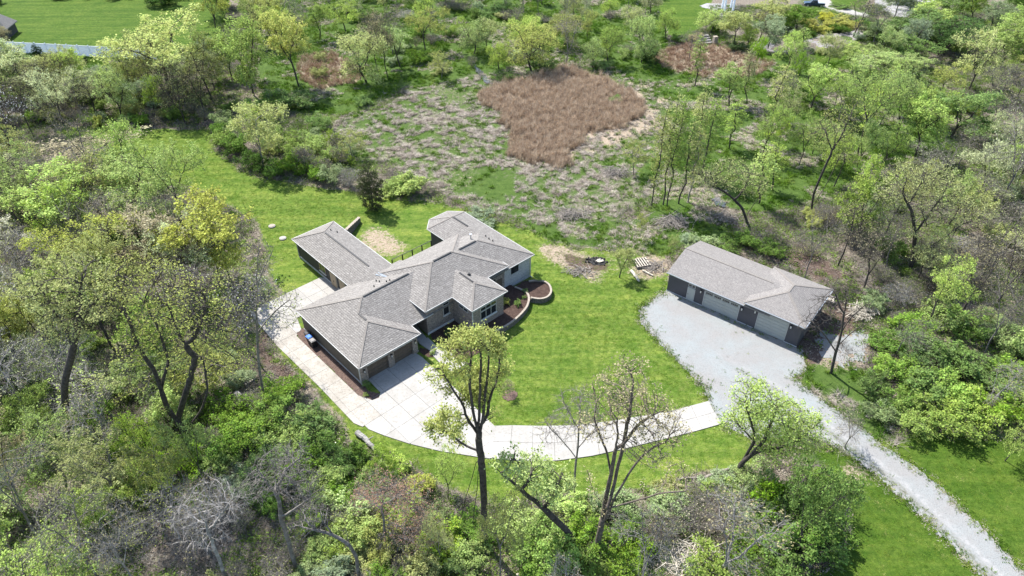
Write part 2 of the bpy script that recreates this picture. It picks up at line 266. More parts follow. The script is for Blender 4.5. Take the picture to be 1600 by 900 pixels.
pad = inpoly(GX, GYY, [tuple(q) for q in GP([(960, 350), (1350, 400), (1400, 560), (1650, 960), (1400, 960), (1050, 720), (900, 740), (540, 700), (380, 500), (440, 400), (560, 300)])]); hz = np.where(blur(pad, 6) > .01, 0, hz)
hz = hz * (np.clip((262 - GYY) / 20, 0, 1))
def hgt(x, y):
    i = int(np.clip(np.searchsorted(XS, x), 0, len(XS) - 1)); j = int(np.clip(np.searchsorted(YS, y), 0, len(YS) - 1)); return float(hz[i, j])
nx, ny = GX.shape; idx = np.arange(nx * ny).reshape(nx, ny)
quads = np.stack([idx[:-1, :-1], idx[1:, :-1], idx[1:, 1:], idx[:-1, 1:]], -1).reshape(-1, 4)
gm = mesh_np('ground', np.stack([GX, GYY, hz], -1).reshape(-1, 3), quads, None, smooth=True)
w_lush = blur(anyp(wx1, wy1, [*LAWN_R, LAWN_TL, LAWN_TC, *LAWN_TR]), 4)
for nm, w in (('lush', w_lush), ('lawn', w_lawn), ('green', w_green), ('straw', w_straw), ('dirt', w_dirt)):
    a = gm.attributes.new(nm, 'FLOAT', 'POINT'); a.data.foreach_set("value", np.clip(w, 0, 1).ravel().astype(np.float32))
def ground_mat():
    m = D_.materials.new('ground_cover'); m.use_nodes = True; t = m.node_tree; b = t.nodes["Principled BSDF"]; b.inputs["Roughness"].default_value = 1; b.inputs["Specular IOR Level"].default_value = .1
    ge = t.nodes.new("ShaderNodeNewGeometry")
    def noise(s, det=6, ro=.65, vec=None, dist=0):
        n = t.nodes.new("ShaderNodeTexNoise"); n.inputs["Scale"].default_value = s; n.inputs["Detail"].default_value = det; n.inputs["Roughness"].default_value = ro; n.inputs["Distortion"].default_value = dist; t.links.new(vec or ge.outputs["Position"], n.inputs["Vector"]); return n.outputs["Fac"]
    def ramp(src, stops):
        c = t.nodes.new("ShaderNodeValToRGB"); e = c.color_ramp.elements; e[0].position = stops[0][0]; e[0].color = (*stops[0][1], 1); e[1].position = stops[-1][0]; e[1].color = (*stops[-1][1], 1)
        for p, cc in stops[1:-1]: n = e.new(p); n.color = (*cc, 1)
        t.links.new(src, c.inputs[0]); return c.outputs[0]
    def mix(f, a, bb, mode='MIX'):
        x = t.nodes.new("ShaderNodeMixRGB"); x.blend_type = mode
        if isinstance(f, float): x.inputs[0].default_value = f
        else: t.links.new(f, x.inputs[0])
        t.links.new(a, x.inputs[1]); t.links.new(bb, x.inputs[2]); return x.outputs[0]
    def edge(attr, nz, amp=.9, w=.12):
        a = t.nodes.new("ShaderNodeAttribute"); a.attribute_name = attr; s = t.nodes.new("ShaderNodeMath"); s.operation = 'SUBTRACT'; t.links.new(nz, s.inputs[0]); s.inputs[1].default_value = .5
        mu = t.nodes.new("ShaderNodeMath"); mu.operation = 'MULTIPLY_ADD'; t.links.new(s.outputs[0], mu.inputs[0]); mu.inputs[1].default_value = amp; t.links.new(a.outputs["Fac"], mu.inputs[2])
        r = t.nodes.new("ShaderNodeMapRange"); r.inputs[1].default_value = .5 - w; r.inputs[2].default_value = .5 + w; t.links.new(mu.outputs[0], r.inputs[0]); return r.outputs[0]
    fine = noise(7, 4, .7); mid = noise(1.1, 6, .7); big = noise(.13, 4, .6)
    litter = ramp(noise(2.2, 8, .8), [(.3, (.06, .048, .036)), (.5, (.20, .17, .135)), (.68, (.38, .34, .28))])
    green = mix(noise(.5, 6, .75), ramp(mid, [(.3, (.035, .065, .014)), (.55, (.07, .125, .024)), (.75, (.13, .18, .05))]), ramp(fine, [(.3, (.035, .07, .014)), (.7, (.11, .165, .04))]))
    # mown lawn: patches of yellower and deeper green, thin mowing streaks
    mp = t.nodes.new("ShaderNodeMapping"); mp.inputs["Scale"].default_value = (.35, 2.4, 1); mp.inputs["Rotation"].default_value = (0, 0, math.radians(-30)); t.links.new(ge.outputs["Position"], mp.inputs["Vector"])
    lawn = mix(ramp(noise(.55, 9, .85), [(.36, (0, 0, 0)), (.66, (1, 1, 1))]), ramp(mid, [(.25, (.052, .118, .013)), (.6, (.088, .168, .018))]), ramp(fine, [(.3, (.115, .185, .025)), (.7, (.21, .255, .055))]))
    lawn = mix(ramp(noise(1.0, 5, .7, mp.outputs[0]), [(.45, (0, 0, 0)), (.75, (.6, .6, .6))]), lawn, ramp(fine, [(.3, (.055, .115, .012)), (.7, (.10, .17, .025))]))
    lawn = mix(ramp(noise(3.3, 5, .8), [(.62, (0, 0, 0)), (.74, (.6, .6, .6))]), lawn, ramp(fine, [(.3, (.26, .24, .12)), (.7, (.34, .31, .18))]))
    fs = t.nodes.new("ShaderNodeMapping"); fs.inputs["Scale"].default_value = (1.2, 7.0, 1); fs.inputs["Rotation"].default_value = (0, 0, math.radians(-35)); t.links.new(ge.outputs["Position"], fs.inputs["Vector"])
    lawn = mix(ramp(noise(.9, 8, .85, fs.outputs[0]), [(.50, (0, 0, 0)), (.66, (.75, .75, .75))]), lawn, ramp(fine, [(.3, (.20, .22, .07)), (.7, (.31, .31, .13))]))
    lush = mix(ramp(noise(.5, 7, .8, fs.outputs[0]), [(.35, (0, 0, 0)), (.7, (1, 1, 1))]), ramp(fine, [(.3, (.042, .092, .011)), (.7, (.075, .138, .016))]), ramp(mid, [(.3, (.065, .115, .016)), (.7, (.105, .155, .026))]))
    lu = t.nodes.new("ShaderNodeAttribute"); lu.attribute_name = 'lush'; lawn = mix(lu.outputs["Fac"], lawn, lush)
    ms_ = t.nodes.new("ShaderNodeMapping"); ms_.inputs["Scale"].default_value = (.05, 1.0, 1); ms_.inputs["Rotation"].default_value = (0, 0, math.radians(-32)); t.links.new(ge.outputs["Position"], ms_.inputs["Vector"])
    lawn = mix(1.0, lawn, ramp(noise(.75, 2, .5, ms_.outputs[0]), [(.38, (.80, .86, .8)), (.5, (1, 1, 1)), (.62, (1.2, 1.12, 1.15))]), 'MULTIPLY')
    lawn = mix(1.0, lawn, ramp(noise(1.6, 6, .8), [(.30, (.42, .52, .4)), (.5, (1, 1, 1)), (.70, (1.5, 1.35, 1.4))]), 'MULTIPLY')
    lawn = mix(1.0, lawn, ramp(noise(.22, 5, .75), [(.34, (.72, .84, .7)), (.5, (1, 1, 1)), (.66, (1.22, 1.10, 1.2))]), 'MULTIPLY')
    green = mix(1.0, green, ramp(noise(.8, 7, .8), [(.30, (.5, .6, .5)), (.5, (1, 1, 1)), (.7, (1.45, 1.3, 1.4))]), 'MULTIPLY')
    straw = ramp(noise(3.2, 8, .8), [(.3, (.14, .10, .07)), (.46, (.32, .25, .185)), (.68, (.54, .46, .36))])
    dirt = ramp(noise(3.2, 8, .75), [(.3, (.05, .035, .03)), (.55, (.14, .10, .08)), (.72, (.26, .21, .18))])
    c = mix(edge('green', noise(1.3, 7, .8), 1.6, .15), litter, green)
    c = mix(edge('lawn', noise(1.6, 6, .75), .9, .14), c, lawn)
    c = mix(edge('straw', noise(1.7, 8, .85), 2.6, .1), c, straw)
    c = mix(edge('dirt', noise(1.5, 7, .8), 1.8, .12), c, dirt)
    c = mix(ramp(noise(14, 3, .7), [(.3, (0, 0, 0)), (.7, (1, 1, 1))]), mix(1.0, c, ramp(big, [(0, (.66, .66, .66)), (1, (.66, .66, .66))]), 'MULTIPLY'), c)
    t.links.new(c, b.inputs["Base Color"])
    bu = t.nodes.new("ShaderNodeBump"); bu.inputs["Distance"].default_value = .12; bu.inputs["Strength"].default_value = .8; t.links.new(noise(5, 6, .8), bu.inputs["Height"]); t.links.new(bu.outputs[0], b.inputs["Normal"])
    return m
gm.materials.append(ground_mat()); link('ground', gm)['kind'] = 'structure'
def sheet(name, P, z, cell, m, warp=.6, ws=1.5, bump=0, kind='structure', label=None, cat=None):
    """a ragged-edged ground sheet cut out of a fine grid"""
    P = np.array(P); x0, y0 = P.min(0) - 1; x1, y1 = P.max(0) + 1
    xs = np.arange(x0, x1, cell); ys = np.arange(y0, y1, cell); X, Y = np.meshgrid(xs, ys, indexing='ij')
    cx = X[:-1, :-1] + cell / 2; cy = Y[:-1, :-1] + cell / 2
    inn = inpoly(cx + (fbm(cx, cy, ws) - .5) * warp * 2, cy + (fbm(cx + 40, cy + 9, ws) - .5) * warp * 2, [tuple(p) for p in P])
    ii = np.arange(X.size).reshape(X.shape); q = np.stack([ii[:-1, :-1], ii[1:, :-1], ii[1:, 1:], ii[:-1, 1:]], -1)[inn]
    used = np.unique(q); mp = np.full(X.size, -1); mp[used] = np.arange(len(used)); V = np.stack([X.ravel(), Y.ravel(), np.full(X.size, z)], -1)[used]
    if bump: V[:, 2] += (fbm(V[:, 0], V[:, 1], .8) - .5) * bump
    o = link(name, mesh_np(name, V, mp[q], m, smooth=True)); o['kind'] = kind
    if label: o['label'] = label
    return o
gd_ = sheet('gravel_drive', GRAVEL, .05, .22, 'gravel', .42, 1.1, .05)
def seg_dist(x, y, P):
    dm_ = np.full(np.shape(x), 1e9)
    for i in range(len(P) - 1):
        a, b = np.array(P[i]), np.array(P[i + 1]); ab = b - a; t = np.clip(((x - a[0]) * ab[0] + (y - a[1]) * ab[1]) / (ab @ ab), 0, 1); dm_ = np.minimum(dm_, np.hypot(x - a[0] - t * ab[0], y - a[1] - t * ab[1]))
    return dm_
RUT = GP([(1120, 560), (1215, 612), (1290, 672), (1345, 712), (1412, 768), (1480, 832), (1560, 912), (1640, 1000)])
n_ = len(gd_.data.vertices); co_ = np.zeros(n_ * 3, np.float32); gd_.data.vertices.foreach_get('co', co_); co_ = co_.reshape(-1, 3); dd_ = seg_dist(co_[:, 0], co_[:, 1], RUT)
rut = np.exp(-((dd_ - .85) / .35) ** 2) * np.clip((co_[:, 0] - 24) / 12, .15, 1); mid_ = np.exp(-(dd_ / .38) ** 2) * np.clip((co_[:, 0] - 26) / 12, 0, 1)
for nm_, w_ in (('rut', rut), ('crown_strip', mid_)): a_ = gd_.data.attributes.new(nm_, 'FLOAT', 'POINT'); a_.data.foreach_set('value', w_.astype(np.float32))
co_[:, 2] -= rut * .012; gd_.data.vertices.foreach_set('co', co_.ravel())
t_ = M['gravel'].node_tree; b_ = t_.nodes["Principled BSDF"]; cur_ = b_.inputs["Base Color"].links[0].from_socket
for nm_, c_, k_ in (('rut', (.31, .305, .30), .9), ('crown_strip', (.12, .125, .09), 1.0)):
    a_ = t_.nodes.new("ShaderNodeAttribute"); a_.attribute_name = nm_; nz_ = t_.nodes.new("ShaderNodeTexNoise"); nz_.inputs["Scale"].default_value = 2.2; nz_.inputs["Detail"].default_value = 5
    tc_ = t_.nodes.new("ShaderNodeTexCoord"); t_.links.new(tc_.outputs["Object"], nz_.inputs["Vector"]); r_ = t_.nodes.new("ShaderNodeMapRange"); r_.inputs[1].default_value = .38; r_.inputs[2].default_value = .62; r_.inputs[4].default_value = k_; t_.links.new(nz_.outputs["Fac"], r_.inputs[0])
    m_ = t_.nodes.new("ShaderNodeMath"); m_.operation = 'MULTIPLY'; t_.links.new(a_.outputs["Fac"], m_.inputs[0]); t_.links.new(r_.outputs[0], m_.inputs[1]); x_ = t_.nodes.new("ShaderNodeMixRGB"); x_.inputs[2].default_value = (*c_, 1); t_.links.new(m_.outputs[0], x_.inputs[0]); t_.links.new(cur_, x_.inputs[1]); cur_ = x_.outputs[0]
t_.links.new(cur_, b_.inputs["Base Color"])
sheet('gravel_clearing', GP([(1272, 535), (1300, 520), (1345, 515), (1362, 535), (1345, 565), (1305, 570)]), .04, .2, 'gravel', 2.6, 1.2, .03)
sheet('neighbour_driveway', GP([(1270, -14), (1290, -14), (1300, 6), (1327, 14), (1345, 20), (1364, 21), (1356, 26), (1340, 27), (1320, 22), (1300, 18), (1280, 10)]), .03, .5, 'concrete', .2)
sheet('road', GP([(1372, -20), (1500, -20), (1440, 12), (1410, 30), (1395, 24), (1384, 18), (1366, 9)]), .03, .5, 'road', .2)
sheet('paved_path', GP([(1180, 68), (1199, 81), (1226, 81), (1260, 80), (1270, 76), (1312, 74), (1332, 67), (1360, 52), (1372, 40), (1352, 40), (1336, 48), (1312, 52), (1285, 55), (1261, 61), (1247, 68), (1225, 70), (1200, 66), (1186, 58)]), .03, .4, 'paver', .2)
sheet('pale_terrace', GP([(1094, 9), (1105, 5), (1130, 6), (1160, 8), (1152, 18), (1140, 25), (1122, 26), (1116, 20), (1112, 14), (1098, 12)]), .03, .4, 'road', .4)
for P in ([(741, 100), (748, 108), (756, 116), (768, 130), (762, 131), (750, 120), (742, 112)], [(1112, 312), (1122, 309), (1132, 318), (1130, 326), (1118, 322)]):
    sheet('water', GP(P), .20, .3, 'water', .5)
# ------------------------------------------------------------- concrete driveway, slab by slab
HA = math.radians(42.92); UA = np.array([math.cos(HA), math.sin(HA)]); VA = np.array([-UA[1], UA[0]]); HO = G(566.4, 601.3)[:2]
def uvw(u, v): return tuple(HO + UA * u + VA * v)
def touv(p): d = np.array(p[:2]) - HO; return (float(d @ UA), float(d @ VA))
def clipconv(sub, cell):
    out = list(sub); n = len(cell)
    for i in range(n):
        a = cell[i]; b = cell[(i + 1) % n]; inp = out; out = []
        if not inp: break
        def side(p): return (b[0] - a[0]) * (p[1] - a[1]) - (b[1] - a[1]) * (p[0] - a[0])
        for k in range(len(inp)):
            p = inp[k]; q = inp[(k + 1) % len(inp)]; sp_, sq = side(p), side(q)
            if sp_ >= 0: out.append(p)
            if sp_ * sq < 0: t = sp_ / (sp_ - sq); out.append((p[0] + t * (q[0] - p[0]), p[1] + t * (q[1] - p[1])))
    return out
def area(P): return abs(sum(P[i][0] * P[(i + 1) % len(P)][1] - P[(i + 1) % len(P)][0] * P[i][1] for i in range(len(P)))) / 2
drv = link('driveway', None); drv['kind'] = 'structure'
apron_px = [(499, 433), (515, 437), (543, 462), (464, 497), (471, 515), (492, 540), (578, 626), (590, 621), (575, 605), (645, 560), (662, 575), (700, 592), (735, 622), (760, 652), (774, 667), (766, 717.5), (690, 706), (640, 694), (600, 681), (553, 662), (500, 606), (432, 540), (404, 506), (392, 490), (430, 462)]
apron = [touv(G(x, y)) for x, y in apron_px]
apron[5:14] = [(-1.4, 13.2), (-1.4, 8), (-1.36, -1.2), (-.6, -2.95), (.25, -3.15), (.85, -2.6), (.98, .26), (8.0, .26), (8.15, -1.2)]
slabm = [M['concrete'], M['concrete_old']]
def slab(P, z=.09, mi=0):
    cx = sum(p[0] for p in P) / len(P); cy = sum(p[1] for p in P) / len(P); Q = []
    for p in P:
        d = math.hypot(p[0] - cx, p[1] - cy) + 1e-6; k = max(0, 1 - .02 / d); Q.append((cx + (p[0] - cx) * k, cy + (p[1] - cy) * k))
    b = MB(); b.prism(Q, -.1, z + rnd.uniform(-.004, .004)); o = b.build('slab', slabm[mi], drv); return o
ug = [-9.5, -6.3, -3.4, -1.15, 1.3, 3.7, 6.1, 8.5, 11.6, 15]; vg = [-22.6, -19.8, -17, -14, -11.2, -8.4, -5.6, -2.75, -.3, 2.5, 5.3, 8.1, 10.9, 13.7, 16.5, 19.3, 22.1]
for i in range(len(ug) - 1):
    for j in range(len(vg) - 1):
        c = [(ug[i], vg[j]), (ug[i + 1], vg[j]), (ug[i + 1], vg[j + 1]), (ug[i], vg[j + 1])]; q = clipconv(apron, c)
        if len(q) >= 3 and area(q) > .15:
            slab([uvw(*p) for p in q], .09, 1 if (ug[i] < -1.2 and vg[j] > -6) else 0)
o_edge = [(760, 716), (815, 721), (870, 720.5), (925, 713), (975, 702), (1040, 686), (1088, 674), (1127, 663)]
i_edge = [(768, 666), (800, 665), (845, 666), (900, 665), (950, 659), (1000, 651), (1055, 641), (1107, 627)]
def resamp(px, n):
    P = np.array([G(*p)[:2] for p in px]); d = np.r_[0, np.cumsum(np.hypot(*np.diff(P, axis=0).T))]; s = np.linspace(0, d[-1], n)
    return np.stack([np.interp(s, d, P[:, 0]), np.interp(s, d, P[:, 1])], -1)
ns = 11; oe = resamp(o_edge, ns * 3 + 1); ie = resamp(i_edge, ns * 3 + 1)
for k in range(ns):
    for a, b in ((0, .5), (.5, 1)):
        A = [tuple(oe[3 * k + m] * (1 - a) + ie[3 * k + m] * a) for m in range(4)]; B = [tuple(oe[3 * k + m] * (1 - b) + ie[3 * k + m] * b) for m in range(4)]
        slab(A + B[::-1], .09)
def bed(name, P, m='mulch', z=.05, warp=.15): return sheet(name, P, z, .18, m, warp, .8, .06)
bed('mulch_bed', [uvw(*p) for p in [(-.1, -1.2), (.6, -2.6), (.2, -3.1), (-.6, -2.9), (-1.35, -1.2), (-1.4, 12.6), (-1.1, 13.9), (0, 14.1), (0, 0), (.3, -.1)]], 'mulch_light')
bed('mulch_bed', [uvw(*p) for p in [(8.5, -.1), (8.6, -1.6), (9.3, -2.2), (9.9, -1.4), (9.5, -.2), (9.0, .6)]])
bed('mulch_bed', [uvw(*p) for p in [(11.4, 1.7), (11.0, -.6), (10.6, -3.4), (11.4, -5.0), (14.2, -5.3), (19, -4.9), (19.5, -3), (15.7, -2.3), (15.6, 1.7)]])
wk = link('entry_walk', None); wk['kind'] = 'structure'
for v0, v1 in ((-5.8, -3.4), (-3.4, -1.0), (-1.0, 1.3), (1.3, 4.2)):
    P = [(9.6 - (.5 if v0 < -3 else 0), v0), (10.7 + (.7 if v0 < -3 else 0), v0), (10.9 + (.4 if v0 > 1 else 0), v1), (9.4 if v0 < 1 else 8.5, v1)]
    b = MB(); b.prism([uvw(*p) for p in P], -.05, .13); b.build('slab', slabm[0], wk)

# ------------------------------------------------------------- the house (local u, v axes)
house = thing('house', 'long low brick and taupe house with grey shingle hip roofs beside the concrete driveway', 'house', (HO[0], HO[1], .05), HA)
def part(name, m, parent, fn):
    b = MB(); fn(b); return b.build(name, m, parent)
def hip(b, u0, u1, v0, v1, z, s, axis, e0=True, e1=True, th=.22):
    """closed hipped (or gabled) roof; axis = ridge direction; e0/e1: hipped at the low/high end"""
    if axis == 'u':
        h = (v1 - v0) / 2; vm = (v0 + v1) / 2; r0 = (u0 + (h if e0 else 0), vm, z + s * h); r1 = (u1 - (h if e1 else 0), vm, z + s * h)
        T = [(u0, v0, z), (u1, v0, z), (u1, v1, z), (u0, v1, z)]; fs = [(0, 1, 9, 8), (2, 3, 8, 9), (1, 2, 9), (3, 0, 8)]
    else:
        h = (u1 - u0) / 2; um = (u0 + u1) / 2; r0 = (um, v0 + (h if e0 else 0), z + s * h); r1 = (um, v1 - (h if e1 else 0), z + s * h)
        T = [(u0, v0, z), (u1, v0, z), (u1, v1, z), (u0, v1, z)]; fs = [(0, 1, 8), (1, 2, 9, 8), (2, 3, 9), (3, 0, 8, 9)]
    B = [(x, y, z - th) for x, y, _ in T]
    b.poly(T + B + [r0, r1], fs + [(4, 7, 6, 5)] + [(i, i + 4, (i + 1) % 4 + 4, (i + 1) % 4) for i in range(4)])
    return r0, r1
def gutter(segs, z, parent=house, m='trim', name='gutter'):
    for (a, b_) in segs:
        g = MB(); p = Vector((*a, z - .06)); q = Vector((*b_, z - .06)); d = (q - p).normalized(); n = Vector((d.y, -d.x, 0)) * .06
        g.bar(p + n - d * .05, q + n + d * .05, .085, .11); g.build(name, m, parent)
def capline(p, q, parent=house, w=.26, name='ridge_cap', m='roof_ridge', h=.035):
    g = MB(); p = Vector(p); q = Vector(q); g.bar(p + Vector((0, 0, .01)), q + Vector((0, 0, .01)), w, h); return g.build(name, m, parent)
# roofs
gm_ = part('roof', 'roof', house, lambda b: hip(b, -.3, 16, 1.6, 14.0, 3.2, .4, 'u', True, False))
gp_ = part('roof', 'roof', house, lambda b: hip(b, -.3, 8.7, -.4, 7.5, 3.194, .4, 'v', True, False, .2))
wr_ = part('roof', 'roof', house, lambda b: hip(b, 7.5, 14.5, 10.5, 29.1, 3.2, .4, 'v', False, True, .215))
cr_ = part('roof', 'roof', house, lambda b: hip(b, 10.9, 25.2, 1.35, 12.15, 4.4, .4, 'u'))
dr_ = part('roof', 'roof', house, lambda b: hip(b, 15.3, 21.3, -2.6, 5.5, 4.394, .4, 'v', True, False, .2))
rr_ = part('roof', 'roof', house, lambda b: hip(b, 19, 30.1, 1.4, 12.6, 3.9, .4, 'u', False, True))
def rear(b):
    z = 3.893; A = [(23.1, 6, z), (23.1, 16.8, z), (24.9, 18.6, z), (28.4, 18.6, z), (30.095, 16.8, z), (30.095, 6, z)]; r0 = (26.6, 6, z + 1.4); r1 = (26.6, 15.1, z + 1.4)
    n = 6; b.poly(A + [(x, y, z - .2) for x, y, _ in A] + [r0, r1], [(1, 0, 12, 13), (2, 1, 13), (3, 2, 13), (4, 3, 13), (5, 4, 13, 12), (0, 5, 12), tuple(range(6, 12))] + [(i, (i + 1) % n, (i + 1) % n + n, i + n) for i in range(n)])
rb_ = part('roof', 'roof', house, rear)
for p, q in [((5.9, 7.8, 5.68), (-.3, 14.0, 3.2)), ((5.9, 7.8, 5.68), (4.2, 6.1, 5.0)), ((4.2, 4.1, 5.0), (-.3, -.4, 3.2)), ((4.2, 4.1, 5.0), (8.7, -.4, 3.2)), ((16.3, 6.75, 6.56), (10.9, 1.35, 4.4)), ((16.3, 6.75, 6.56), (10.9, 12.15, 4.4)), ((19.8, 6.75, 6.56), (25.2, 1.35, 4.4)), ((19.8, 6.75, 6.56), (25.2, 12.15, 4.4)),
             ((18.3, .4, 5.6), (15.3, -2.6, 4.4)), ((18.3, .4, 5.6), (21.3, -2.6, 4.4)), ((24.5, 7, 6.14), (30.1, 1.4, 3.9)), ((11, 25.6, 4.6), (7.5, 29.1, 3.2)), ((11, 25.6, 4.6), (14.5, 29.1, 3.2)), ((26.6, 15.1, 5.3), (23.1, 16.8, 3.9)), ((26.6, 15.1, 5.3), (30.1, 16.8, 3.9)), ((26.6, 15.1, 5.3), (24.9, 18.6, 3.9)), ((26.6, 15.1, 5.3), (28.4, 18.6, 3.9))]:
    capline(p, q, w=.24)
for p, q in [((6.1, 7.8, 5.69), (13.2, 7.8, 5.69)), ((16.6, 6.75, 6.57), (19.6, 6.75, 6.57)), ((18.3, .7, 5.61), (18.3, 3.4, 5.61)), ((4.2, 4.4, 5.0), (4.2, 6, 5.0)), ((11, 25.2, 4.6), (11, 14, 4.6)), ((21.2, 7, 6.15), (24.2, 7, 6.15)), ((26.6, 14.8, 5.31), (26.6, 11.6, 5.31))]:
    capline(p, q, w=.22, name='ridge_vent', m='dark_trim', h=.1)
gutter([((-.3, 14.0), (-.3, -.4)), ((-.3, -.4), (8.7, -.4)), ((8.7, -.4), (8.7, 1.6)), ((8.7, 1.6), (12.2, 1.6)), ((14.5, 13.9), (14.5, 29.1)), ((7.5, 29.1), (7.5, 14.1)), ((14.5, 29.1), (7.5, 29.1))], 3.2)
gutter([((10.9, 4.7), (10.9, 1.35)), ((10.9, 1.35), (15.3, 1.35)), ((15.3, 1.35), (15.3, -2.6)), ((15.3, -2.6), (21.3, -2.6)), ((21.3, -2.6), (21.3, 1.35)), ((21.3, 1.35), (25.2, 1.35)), ((25.2, 1.35), (25.2, 2.55))], 4.4)
gutter([((25.2, 1.4), (30.1, 1.4)), ((30.1, 1.4), (30.1, 16.8)), ((30.1, 16.8), (28.4, 18.6)), ((28.4, 18.6), (24.9, 18.6)), ((24.9, 18.6), (23.1, 16.8)), ((23.1, 16.8), (23.1, 12.7))], 3.9)
# walls
part('wall', 'siding', house, lambda b: (b.box(0, 8.4, .35, 1.7, -.3, 2.99), b.box(.001, 8.4, 1.7, 4.2, -.3, 2.985), b.box(0, 11.4, 4.2, 13.6, -.3, 2.98)))['label'] = 'taupe lap siding on the garage side'
part('wall', 'siding_dark', house, lambda b: b.box(7.9, 14.1, 13.6, 28.7, -.3, 2.98))['label'] = 'dark siding of the rear wing'
part('wall', 'brick', house, lambda b: (b.box(11.3, 24.8, 1.75, 11.8, -.3, 3.72), b.box(15.65, 20.95, -2.25, 1.75, -.3, 3.70)))
part('frieze_board', 'frieze', house, lambda b: (b.box(11.28, 24.82, 1.72, 11.82, 3.72, 4.19), b.box(15.62, 20.98, -2.28, 1.72, 3.70, 4.185)))
part('wall', 'brick_pale', house, lambda b: b.box(24.82, 29.7, 1.8, 12.2, -.3, 3.69))['label'] = 'pale grey brick wall at the right end'
part('wall', 'siding_dark', house, lambda b: b.prism([(23.5, 11.85), (23.5, 16.6), (25.1, 18.2), (28.2, 18.2), (29.7, 16.6), (29.7, 12.2), (24.82, 12.2), (24.82, 11.85)], -.3, 3.685))
for bb in ((-.04, -.001, .3, 13.65, -.3, .22), (11.26, 15.6, 1.69, 1.75, -.3, .3), (15.59, 21.0, -2.31, -2.25, -.3, .3), (7.84, 7.9, 14.1, 28.75, -.3, .25), (24.85, 29.75, 1.74, 1.8, -.3, .25)): part('foundation', 'sill', house, lambda b: b.box(*bb))
# garage front: three brick piers, header, two doors
for a, b_ in ((0, 1.0), (4.0, 4.85), (7.65, 8.4)):
    p = part('brick_pier', 'brick', house, lambda b: (b.box(a, b_, 0, .35, -.3, 2.97), ))
part('header', 'siding', house, lambda b: (b.box(1.0, 4.0, .06, .35, 2.42, 2.97), b.box(4.85, 7.65, .06, .35, 2.42, 2.97)))
part('door_trim', 'trim', house, lambda b: (b.box(1.0, 4.0, .0, .06, 2.36, 2.55), b.box(4.85, 7.65, .0, .06, 2.36, 2.55)))
def garage_door(u0, u1, v, h, m, rows, parent, win=False, thick=.06, out=-1):
    d = link('garage_door', None, parent); n = rows; ph = h / n
    for k in range(n):
        z0 = k * ph
        def f(b):
            b.box(u0, u1, v, v + thick, z0 + .012, z0 + ph - .012)
            m_ = 4 if u1 - u0 < 4.2 else 8; w = (u1 - u0) / m_
            for i in range(m_): b.bevbox(u0 + i * w + .08, u0 + (i + 1) * w - .08, v - .03, v + .002, z0 + .07, z0 + ph - .07, .02)
        if not (win and k == n - 1): part('panel', m, d, f)
        else: part('panel', m, d, lambda b: b.box(u0, u1, v, v + thick, z0 + .012, z0 + ph - .012))
    return d
garage_door(1.0, 4.0, .27, 2.38, 'cover', 4, house); garage_door(4.85, 7.65, .27, 2.38, 'cover', 4, house)
def lantern(u, v, z, parent, axis='v'):
    l = link('wall_lantern', None, parent)
    def f(b): b.box(u - .07, u + .07, v - .05, v, z - .1, z + .12); b.box(u - .1, u + .1, v - .26, v - .04, z + .2, z + .26); b.tube((u, v - .15, z + .26), (u, v - .15, z + .36), .09, .02, 6); b.box(u - .09, u + .09, v - .25, v - .05, z - .24, z - .2)
    part('bracket', 'metal', l, f); part('lamp_glass', 'galv', l, lambda b: b.bevbox(u - .075, u + .075, v - .225, v - .075, z - .2, z + .2, .01))
for u in (.5, 4.42, 8.02): lantern(u, 0, 1.95, house)
def downspout(u, v, z1, du=0, dv=-.07, parent=house): part('downspout', 'trim', parent, lambda b: (b.box(u - .06, u + .06, v - .06, v + .06, .05, z1 - .15), b.bar((u, v, z1 - .2), (u + du * 4, v + dv * 5, z1 - .05), .1), b.bar((u, v, .12), (u + du * 6, v + dv * 6, .03), .1)))
downspout(-.07, .1, 3.15); downspout(15.56, -2.34, 4.3); downspout(29.78, 1.74, 3.85); downspout(7.82, 28.6, 3.15); downspout(8.48, .5, 3.15)
# windows: frame, panes, sill
def window(u0, u1, z0, z1, v, n=1, parent=house, sill=True, frame='trim', nv=1, axis='v'):
    w = link('window', None, parent)
    def P(a, b_, c, d, e, f_):      # maps (along, out, up)
        if axis == 'v': return (a, b_, v - d, v - c, e, f_)
        return (v - d, v - c, a, b_, e, f_)
    fw = .07
    def f(b):
        b.box(*P(u0 - fw, u1 + fw, 0, .05, z1, z1 + fw)); b.box(*P(u0 - fw, u1 + fw, 0, .05, z0 - fw, z0)); b.box(*P(u0 - fw, u0, 0, .05, z0, z1)); b.box(*P(u1, u1 + fw, 0, .05, z0, z1))
        for i in range(1, n): c = u0 + (u1 - u0) * i / n; b.box(*P(c - .035, c + .035, 0, .045, z0, z1))
    part('frame', frame, w, f)
    for i in range(n):
        a = u0 + (u1 - u0) * i / n + .035 * (i > 0); c = u0 + (u1 - u0) * (i + 1) / n - .035 * (i < n - 1)
        part('pane', 'glass', w, lambda b: b.box(*P(a, c, 0, .018, z0, z1)))
    if sill: part('sill', 'sill', w, lambda b: b.box(*P(u0 - .15, u1 + .15, 0, .14, z0 - .19, z0 - .07)))
    return w
window(14.05, 14.9, 1.75, 3.1, 1.75, 1); window(14.05, 14.9, 3.3, 3.62, 1.75, 1, sill=False)
window(17.0, 19.6, 1.75, 2.95, -2.25, 3); window(17.0, 19.6, 3.12, 3.62, -2.25, 3, sill=False)
window(-1.3, .4, 3.15, 3.55, 15.65, 2, sill=False, axis='u')
window(26.15, 27.4, 2.25, 3.35, 1.8, 2, frame='dark_trim', sill=False)
window(21.9, 24.5, 3.35, 3.66, 1.75, 3, sill=False, frame='dark_trim')
window(21.9, 23.0, .3, 2.9, 1.75, 1, sill=False, frame='dark_trim')
